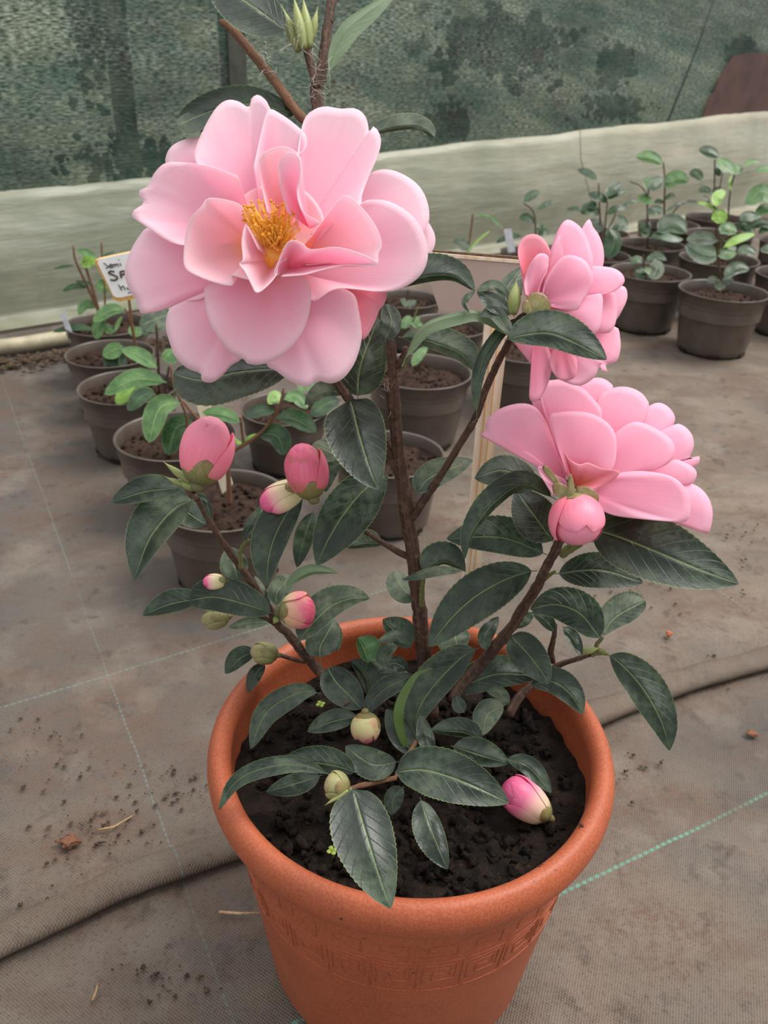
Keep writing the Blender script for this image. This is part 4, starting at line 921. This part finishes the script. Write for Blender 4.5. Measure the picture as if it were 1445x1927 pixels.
bleaf('R2', c2((610, 840), (690, 800), (755, 830)), 8, 6, 'leaf_seed'); bleaf('R2', c2((640, 850), (690, 880), (655, 960)), 14, 24, 'leaf_dusty'); bleaf('R2', c2((600, 830), (550, 820), (505, 850)), 8, 6, 'leaf_seed'); bleaf('R2', c2((620, 900), (580, 920), (545, 950)), 12, 12, 'leaf_seed')
bstem('R3', [(1218, 466, 2), (1219, 430, 1.8), (1218, 385, 1.6), (1221, 350, 1.4)], 'bark'); bstem('R3', [(1218, 368, 1), (1205, 350, 1), (1185, 342, 1)], 'bark')
bleaf('R3', c2((635, 350), (690, 300), (735, 280)), 12, 12, 'leaf_seed'); bleaf('R3', c2((640, 350), (625, 300), (600, 275)), 8, 10, 'leaf_young'); bleaf('R3', c2((555, 395), (610, 410), (662, 435)), 8, 10, 'leaf_young', o=-.01)
bleaf('R3', c2((625, 520), (680, 490), (735, 510)), 10, 8); bleaf('R3', c2((630, 640), (600, 600), (570, 610)), 8, 10); bleaf('R3', c2((620, 680), (615, 620), (640, 570)), 10, 10); bleaf('R3', c2((690, 640), (790, 590), (895, 640)), 22, 14, 'leaf_seed', o=.01); bleaf('R3', c2((640, 680), (720, 640), (870, 690)), 6, 14, 'leaf_seed')
bstem('R4', [(1250, 425, 2), (1250, 380, 1.8), (1251, 340, 1.5), (1248, 305, 1.2)], 'bark'); bstem('R4', [(1252, 420, 1.4), (1275, 390, 1.2), (1290, 380, 1)], 'bark')
bleaf('R4', c2((730, 180), (640, 140), (548, 130)), 8, 16, 'leaf_young'); bleaf('R4', c2((745, 340), (820, 280), (905, 295)), 18, 12, 'leaf_young', tilt=.2); bleaf('R4', c2((740, 310), (750, 285), (798, 292)), 4, 6, 'leaf_seed', tilt=.8); bleaf('R4', c2((745, 420), (785, 390), (818, 400)), 5, 4); bleaf('R4', c2((740, 440), (700, 430), (670, 440)), 4, 5); bleaf('R4', c2((750, 500), (830, 450), (900, 430)), 4, 3, 'leaf_seed')
bstem('R5', [(1360, 490, 2), (1358, 470, 1.6)], 'bark'); bleaf('R5', c2((1120, 800), (1000, 780), (890, 720)), 20, 22, 'leaf_seed', tilt=.3); bleaf('R5', c2((1230, 770), (1300, 760), (1372, 790)), 10, 8); bleaf('R5', c2((1150, 800), (1200, 760), (1230, 740)), 8, 8)
bstem('R6', [(1370, 440, 2), (1371, 390, 1.6), (1376, 350, 1.4), (1385, 320, 1.3)], 'bark'); bleaf('R6', c2((1225, 250), (1180, 190), (1110, 140)), 10, 10, 'leaf_young'); bleaf('R6', c2((1220, 245), (1240, 215), (1275, 215)), 10, 8, 'leaf_young', o=-.008); bleaf('R6', c2((1270, 190), (1320, 165), (1392, 155)), 5, 5, 'leaf_young'); bleaf('R6', c2((1250, 560), (1300, 530), (1400, 540)), 10, 10); bleaf('R6', c2((1200, 360), (1185, 310), (1200, 250)), 3, 3, 'leaf_lime'); bleaf('R6', c2((1230, 600), (1290, 600), (1350, 650)), 12, 10)
bstem('R7', [(1343, 412, 2), (1344, 370, 1.6), (1345, 300, 1.3)], 'bark'); bstem('R7', [(1348, 400, 1.2), (1355, 350, 1.1), (1360, 325, 1)], 'bark')
bleaf('R7', c2((1115, 130), (1040, 100), (975, 75)), 8, 14, 'leaf_seed'); bleaf('R7', c2((1090, 150), (1140, 190), (1170, 230)), 8, 8, 'leaf_young'); bleaf('R7', c2((990, 290), (960, 250), (908, 240)), 8, 12, 'leaf_seed'); bleaf('R7', c2((1060, 370), (1010, 350), (975, 370)), 6, 8); bleaf('R7', c2((1060, 365), (1110, 350), (1160, 370)), 6, 6); bleaf('R7', c2((975, 435), (920, 430), (872, 437)), 2, 3); bleaf('R7', c2((1120, 260), (1105, 230), (1095, 200)), 6, 6); bleaf('R7', c2((1010, 460), (1040, 430), (1000, 380)), 3, 3)
bstem('R8', [(1130, 484, 2), (1130, 440, 1.8), (1128, 390, 1.5), (1126, 345, 1.2)], 'bark'); bstem('R8', [(1136, 470, 1.6), (1139, 420, 1.4), (1143, 380, 1.2)], 'bark')
bleaf('R8', c2((285, 285), (220, 240), (150, 215)), 7, 9, 'leaf_seed', tilt=1.0); bleaf('R8', c2((345, 400), (390, 340), (450, 310)), 9, 10); bleaf('R8', c2((350, 415), (400, 380), (485, 350)), 6, 7); bleaf('R8', c2((355, 440), (300, 400), (222, 380)), 8, 9); bleaf('R8', c2((350, 520), (400, 480), (480, 475)), 6, 8, 'leaf_seed'); bleaf('R8', c2((300, 520), (230, 470), (175, 490)), 14, 10); bleaf('R8', c2((270, 480), (250, 450), (235, 430)), 8, 8); bleaf('R8', c2((330, 620), (260, 580), (220, 570)), 18, 12, 'leaf_dusty'); bleaf('R8', c2((360, 600), (400, 700), (360, 820)), 14, 22, 'leaf_seed', tilt=.1); bleaf('R8', c2((380, 620), (430, 600), (495, 615)), 6, 8); bleaf('R8', c2((210, 520), (140, 480), (75, 485)), 4, 4)
bstem('R9', [(1140, 440, 1.6), (1155, 410, 1.3), (1160, 390, 1)], 'bark'); bleaf('R9', c2((440, 470), (500, 440), (570, 432)), 4, 3); bleaf('R9', c2((420, 520), (470, 560), (490, 600)), 5, 5)
bstem('R10', [(1480, 520, 2), (1478, 480, 1.6)], 'bark'); bleaf('R10', [(1480, 490), (1455, 470), (1430, 470)], 10, 12)
bstem('R11', [(1476, 458, 2), (1474, 400, 1.7), (1470, 350, 1.4), (1465, 320, 1)], 'bark'); bleaf('R11', [(1470, 380), (1435, 360), (1402, 385)], 18, 16, 'leaf_young', tilt=.2); bleaf('R11', [(1470, 400), (1440, 392), (1420, 405)], 12, 10, 'leaf_young', o=-.01); bleaf('R11', [(1475, 325), (1445, 318), (1418, 322)], 7, 9, 'leaf_young'); bleaf('R11', [(1470, 440), (1440, 420), (1400, 430)], 8, 10); bleaf('R11', [(1476, 430), (1450, 425), (1426, 440)], 8, 8)
k22 = 722 / 1445
def r2(*p): return [(723 + x * k22, y * k22) for x, y in p]
bstem('R12', r2((590, 960), (575, 880), (565, 800)) and [(1012, 476, 2), (1008, 440, 1.6), (1004, 400, 1.3), (985, 382, 1)], 'bark')
bleaf('R12', r2((525, 760), (550, 735), (585, 720)), 8, 10); bleaf('R12', r2((575, 790), (605, 770), (640, 755)), 5, 6); bleaf('R12', r2((565, 840), (535, 820), (508, 822)), 9, 9); bleaf('R12', r2((575, 870), (585, 860), (590, 840)), 6, 6); bleaf('R12', r2((580, 890), (600, 870), (620, 885)), 6, 6); bleaf('R12', r2((520, 890), (470, 890), (420, 915)), 6, 6); bleaf('R12', r2((445, 860), (400, 820), (335, 805)), 3, 4, 'leaf_young'); bleaf('R12', r2((330, 940), (290, 915), (258, 905)), 12, 10, 'leaf_dusty'); bleaf('R12', r2((310, 950), (360, 900), (400, 868)), 2, 2, 'leaf_lime')
bstem('R12', [(880, 478, 1.6), (885, 440, 1.6), (890, 402, 1.8)], 'twig')
# left cluster plants
bstem('L1', [(195, 618, 3.5), (185, 585, 3), (160, 530, 2.4), (142, 490, 2), (138, 462, 2)], 'twig'); bstem('L1', [(190, 600, 3), (175, 545, 2.6), (162, 505, 2.4), (158, 490, 2)], 'twig'); bstem('L1', [(198, 610, 2), (197, 540, 1.7), (192, 480, 1.7), (191, 455, 1.6)], 'twig')
bleaf('L1', c1((395, 110), (320, 75), (210, 50)), 6, 6, 'leaf_young'); bleaf('L1', c1((330, 215), (320, 160), (380, 115)), 14, 12, 'leaf_lime', label='bright green leaf'); bleaf('L1', c1((190, 190), (90, 200), (0, 220)), 3, 3); bleaf('L1', c1((310, 390), (190, 385), (85, 425)), 5, 7, 'leaf_seed'); bleaf('L1', c1((380, 370), (440, 380), (490, 430)), 14, 12, 'leaf_young', o=.01); bleaf('L1', c1((390, 575), (300, 560), (230, 640)), 6, 13, 'leaf_young'); bleaf('L1', c1((380, 770), (200, 745), (0, 790)), 7, 6, 'leaf_seed', o=-.02); bleaf('L1', c1((360, 360), (270, 345), (200, 335)), 3, 4); bleaf('L1', c1((440, 105), (500, 85), (560, 65)), 2, 3)
bstem('L2', [(257, 660, 3), (248, 610, 2.8), (243, 565, 2.6), (232, 500, 2)], 'twig', -.02); bstem('L2', [(254, 640, 2.2), (240, 590, 2), (233, 580, 2)], 'twig', -.01)
bleaf('L2', c1((650, 600), (520, 600), (365, 700)), 10, 14, 'leaf_young'); bleaf('L2', c1((480, 650), (420, 720), (390, 860)), 12, 12, 'leaf_young', tilt=.1); bleaf('L2', c1((560, 800), (500, 760), (440, 740)), 10, 8, 'leaf_young'); bleaf('L2', c1((690, 740), (740, 790), (820, 770)), 10, 10, 'leaf_young'); bleaf('L2', c1((640, 920), (540, 960), (450, 1010)), 16, 14, 'leaf_young', o=-.02); bleaf('L2', c1((610, 960), (600, 1060), (640, 1160)), 14, 30, 'leaf_seed', o=-.02, tilt=.1); bleaf('L2', c1((560, 790), (600, 690), (630, 650)), 4, 4, 'leaf_young')
bleaf('L2', c1((1100, 620), (920, 680), (780, 740)), 24, 20, 'leaf_dusty', o=-.10); bleaf('L2', c1((860, 830), (840, 780), (830, 650)), 10, 10, 'leaf_seed', o=-.04)
bstem('L3', [(300, 740, 3), (298, 690, 2.8), (296, 640, 2.6), (294, 610, 2)], 'bark', -.03); bstem('L3', [(305, 770, 2.5), (312, 730, 2.2), (318, 690, 2.2)], 'bark', -.03)
bleaf('L3', c1((945, 1120), (800, 1010), (620, 950)), 14, 14, 'leaf_young', o=-.04, tilt=.5); bleaf('L3', c1((1030, 1250), (750, 1220), (465, 1360)), 14, 20, 'leaf_young', o=-.07, tilt=.5); bleaf('L3', c1((760, 1300), (660, 1350), (570, 1445)), 14, 14, 'leaf_lime', o=-.04); bleaf('L3', c1((930, 1360), (800, 1350), (690, 1445)), 16, 14, 'leaf_young', o=-.05); bleaf('L3', c1((990, 1050), (1040, 1000), (1090, 950)), 10, 20, 'leaf_young', o=-.03); bleaf('L3', c1((1100, 1440), (1000, 1420), (900, 1440)), 10, 10, 'leaf_young', o=-.06)
bstem('L4', [(345, 830, 3), (352, 790, 2.8), (340, 755, 2.6), (325, 720, 2.4), (322, 690, 2)], 'twig', -.03); bstem('L4', [(385, 800, 3), (360, 775, 2.8), (345, 755, 2.6)], 'twig', -.04)
bleaf('L4', c6((400, 145), (300, 170), (250, 330)), 20, 24, 'leaf_young', o=-.05, tilt=.3); bleaf('L4', c6((470, 240), (380, 260), (340, 390)), 22, 22, 'leaf_seed', o=-.03, tilt=.2); bleaf('L4', c6((280, 110), (220, 110), (150, 180)), 14, 14, 'leaf_seed', o=-.03)
bstem('L5', [(432, 950, 5), (430, 900, 4.6), (428, 860, 4.4), (440, 848, 4), (470, 830, 3.6), (500, 805, 3), (525, 765, 2.8), (534, 730, 2.2)], 'twig', -.01); bstem('L5', [(458, 834, 3), (454, 800, 2.6), (452, 785, 2.4)], 'twig', -.01); bstem('L5', [(428, 862, 3), (425, 820, 2.6), (412, 790, 2.4)], 'twig', .0)
bleaf('L5', c6((680, 235), (600, 200), (500, 190)), 12, 14, 'leaf_young', o=-.01); bleaf('L5', c6((695, 210), (770, 180), (840, 185)), 12, 12, 'leaf_seed', o=-.01); bleaf('L5', c6((845, 215), (930, 220), (1035, 280)), 20, 14, 'leaf_seed', o=-.015); bleaf('L5', c6((880, 130), (940, 110), (995, 170)), 10, 14, 'leaf_young', o=-.015); bleaf('L5', c6((870, 150), (840, 110), (810, 150)), 14, 10, 'leaf_young'); bleaf('L5', c6((760, 290), (850, 300), (885, 390)), 22, 18, 'leaf_seed', o=-.01, tilt=.2); bleaf('L5', c6((690, 340), (720, 310), (755, 290)), 4, 4, 'leaf_lime', o=-.005); bleaf('L5', c6((640, 300), (670, 330), (690, 325)), 3, 4, 'leaf_lime')
bstem('L6', [(600, 780, 3), (605, 750, 2.6), (610, 720, 2)], 'bark'); bleaf('L6', c6((1150, 130), (1080, 150), (1010, 205)), 16, 16, 'leaf_seed', o=-.02); bleaf('L6', c6((960, 100), (980, 60), (1030, 60)), 12, 12, 'leaf_young')
bstem('C1', [(790, 700, 2.5), (793, 670, 2)], 'bark'); bleaf('C1', [(750, 730), (760, 742), (768, 752)], 12, 12, 'leaf_young', o=-.06)
bleaf('C1', [(775, 690), (790, 668), (805, 652)], 10, 8, 'leaf_young', o=-.02)
bstem('C2', [(735, 870, 3), (738, 840, 2.5), (740, 820, 2)], 'bark')
bstem('C3', [(765, 566, 2), (768, 545, 1.6)], 'bark'); bleaf('C3', [(753, 562), (770, 572), (784, 566)], 7, 8, 'leaf_dusty', tilt=1.1)
bstem('C4', [(775, 612, 2.4), (782, 590, 2), (786, 578, 1.6)], 'twig_green'); bleaf('C4', [(755, 618), (768, 600), (774, 596)], 8, 10, 'leaf_young'); bleaf('C4', [(800, 618), (780, 606), (790, 596)], 8, 8, 'leaf_young')
bstem('C5', [(990, 660, 2.4), (992, 640, 2)], 'bark')
# tags in pots
def slab(name, pix, d, th, mat, parent=None, flat=True):
    m = MB(); fr = [P(x, y, dd) for (x, y), dd in zip(pix, d)]; nrm = (fr[1] - fr[0]).cross(fr[-1] - fr[0]).normalized()
    if nrm.dot(CP - fr[0]) < 0: nrm = -nrm
    bk = [q - nrm * th for q in fr]; n = len(fr); m.add(fr + bk, [tuple(range(n)), tuple(range(2 * n - 1, n - 1, -1))] + [(i, i + n, (i + 1) % n + n, (i + 1) % n) for i in range(n)])
    return m.build(name, M[mat], parent, flat=flat)
def dk(key, x, y): return depth_y(x, y, ALLPOTS[key][1].y)
px = [(112, 589), (121, 585), (141, 640), (133, 645)]
tag(slab('plant_tag', px, [dk('L1', *q) - .05 for q in px], .0008, 'tag'), 'white plastic tag stuck in rearmost left pot by cream pipe', 'plant tag')
px = [(948, 432), (962, 430), (970, 474), (956, 476)]
tag(slab('plant_tag', px, [dk('R12', *q) - .02 for q in px], .0008, 'tag'), 'white plastic tag in pot behind beige sign, left of upper flower', 'plant tag')
px = [(1278, 555), (1286, 560), (1280, 590), (1271, 598)]
tag(slab('plastic_scrap', px, [dk('R1', *q) + .03 for q in px], .0006, 'tag_glint'), 'clear plastic scrap between two front pots of right-hand cluster', 'plastic scrap')

# ------------------------------------------------------------------ handwritten sign on a stake, left
sd0 = dk('L5', 424, 930)
def SD(x, y): return dk('L5', x, y) + (x - 320) * .00012 + .01
sg_ = empty('plant_sign', P(424, 925, sd0), 'white handwritten sign on a wooden stake, partly hidden by large flower', 'sign')
def rounded(c, r=.09):
    out = []
    n = len(c)
    for i in range(n):
        p0, p1, p2 = c[i - 1], c[i], c[(i + 1) % n]
        for t in (0, .5, 1):
            a = (p1[0] + (p0[0] - p1[0]) * r, p1[1] + (p0[1] - p1[1]) * r); b = (p1[0] + (p2[0] - p1[0]) * r, p1[1] + (p2[1] - p1[1]) * r)
            out.append(tuple((1 - t) ** 2 * a[k] + 2 * t * (1 - t) * p1[k] + t * t * b[k] for k in (0, 1)))
    return out
bd = rounded(c1((362, 142), (1010, 0), (1170, 400), (568, 528))); slab('board', bd, [SD(*q) for q in bd], .004, 'wood_edge', sg_)
cd = rounded(c1((388, 140), (1016, 4), (1160, 368), (560, 492))); slab('card', cd, [SD(*q) - .0012 for q in cd], .0008, 'card', sg_)
m = MB()
def stroke(pts, r):
    S = cr(c1(*pts), 5 * len(pts)) if len(pts) > 2 else c1(*pts); m.tube([P(x, y, SD(x, y) - .0016) for x, y in S], r, 6)
thin, fat = .00055, .00105
stroke([(458, 168), (484, 188), (498, 206), (478, 217)], thin); stroke([(508, 204), (534, 190), (522, 178), (508, 196), (520, 211), (542, 206)], thin)
stroke([(546, 208), (545, 182), (562, 182), (565, 202)], thin); stroke([(565, 202), (568, 180), (585, 178), (592, 200)], thin); stroke([(606, 168), (614, 194)], thin); stroke([(594, 134), (597, 141)], thin)
stroke([(556, 247), (520, 243), (506, 262), (570, 288), (582, 306), (556, 325), (518, 319)], fat); stroke([(606, 247), (618, 304)], fat); stroke([(604, 250), (640, 240), (654, 262), (614, 280)], fat)
stroke([(592, 364), (622, 418)], thin); stroke([(610, 398), (634, 376), (652, 412)], thin); stroke([(664, 388), (678, 406), (696, 396)], thin); stroke([(690, 385), (706, 428), (680, 440)], thin)
m.build('lettering', M['ink'], sg_)
px = [(300, 520), (322, 512), (438, 912), (418, 930)]; slab('stake', px, [SD(*q) + .006 for q in px], .005, 'wood', sg_)

# ------------------------------------------------------------------ second sign, beige back, on a cream stake in the terracotta pot
b0 = on_z(858, 1240, ZS); dB = (b0 - CP).dot(AF)
s2_ = empty('plant_sign', b0, 'blank beige back of a sign on cream wooden stake behind upper right flower', 'sign')
def S2(x, y): return depth_y(x, y, b0.y + .006 + .02 * max(0, (1000 - y)) / 600) 
def slab_front(x, y): return S2(x, y)
px = [(770, 462), (842, 480), (980, 491), (1010, 520), (990, 606), (884, 591), (826, 582), (790, 505)]
px = [(788, 474), (990, 492), (1012, 606), (826, 583)]
slab('board', px, [S2(*q) for q in px], .003, 'card_back', s2_)
slab('cream_edge', [(787, 473), (991, 491), (992, 497), (790, 480)], [S2(*q) - .0006 for q in ((787, 473), (991, 491), (992, 497), (790, 480))], .003, 'wood', s2_)
slab('brown_edge', [(790, 469), (992, 485), (991, 492), (787, 474)], [S2(*q) + .001 for q in ((790, 469), (992, 485), (991, 492), (787, 474))], .0045, 'bark_edge', s2_)
px = [(914, 585), (960, 592), (948, 700), (906, 1060), (874, 1235), (846, 1235), (876, 1060), (905, 700)]
st = slab('stake', px, [S2(*q) - .0035 for q in px], .006, 'wood', s2_)
for xo in (.33, .62):
    m = MB(); pts = [(914 + (960 - 914) * xo, 588), (905 + 43 * xo, 700), (876 + 30 * xo, 1060), (846 + 28 * xo, 1235)]
    m.tube([P(x, y, S2(x, y) - .0037) for x, y in pts], .0004, 5); m.build('groove', M['wood_edge'], st)

# ------------------------------------------------------------------ bits on the ground
m = MB()
rs = random.Random(5); spots = [(120, 1450), (300, 1470), (150, 1590), (1300, 1050), (1330, 1100), (180, 1540), (300, 1850), (110, 1700), (1200, 1130), (1180, 1450), (1400, 1000), (330, 1500), (60, 1380), (210, 1560), (1390, 1260)]
for cx_, cy_ in spots:
    for _ in range(26):
        x, y = cx_ + rs.gauss(0, 55), cy_ + rs.gauss(0, 22); m.blob(on_z(x, y, -.001), rs.choice((.0004, .0006, .0008, .0013)), 1, .6, (1.3, 1.3, .7))
tag(m.build('soil_crumbs', M['dry']), 'brown soil crumbs scattered over the ground fabric', 'soil crumbs', kind='stuff')
def straw(p, label, r=.0009):
    m = MB(); S = [on_z(x, y, .0005) for x, y in p]; m.tube(S, [r] * (len(S) - 1) + [r * .4], 6); tag(m.build('straw', M['straw']), label, 'straw', 'dry straws on the ground')
straw([(412, 1716), (450, 1719), (492, 1718)], 'dry straw on ground just left of the terracotta pot below rim', .0011)
straw([(182, 1562), (215, 1556), (254, 1532)], 'forked dry straw on ground at left above the fabric fold')
straw([(174, 1882), (181, 1866), (184, 1850)], 'short pale straw on ground near bottom left corner', .0011)
straw([(300, 1622), (318, 1605), (326, 1590)], 'dark thin straw leaning on fabric fold at left')
m = MB(); m.blob(on_z(1259, 1193, .003), .0035, 2, .25); tag(m.build('orange_berry', M['berry']), 'small orange berry on ground right of camellia leaves', 'berry')
def flake(x, y, r, label):
    m = MB(); m.blob(on_z(x, y, .0015), r, 2, .5, (1.4, 1, .25)); tag(m.build('dry_leaf_scrap', M['scrap']), label, 'leaf scrap', 'dry leaf scraps on the ground')
flake(130, 1583, .006, 'brown dry leaf scrap on ground above fabric fold at left')
flake(1418, 1380, .004, 'curled brown leaf scrap on ground at right edge below fabric fold')
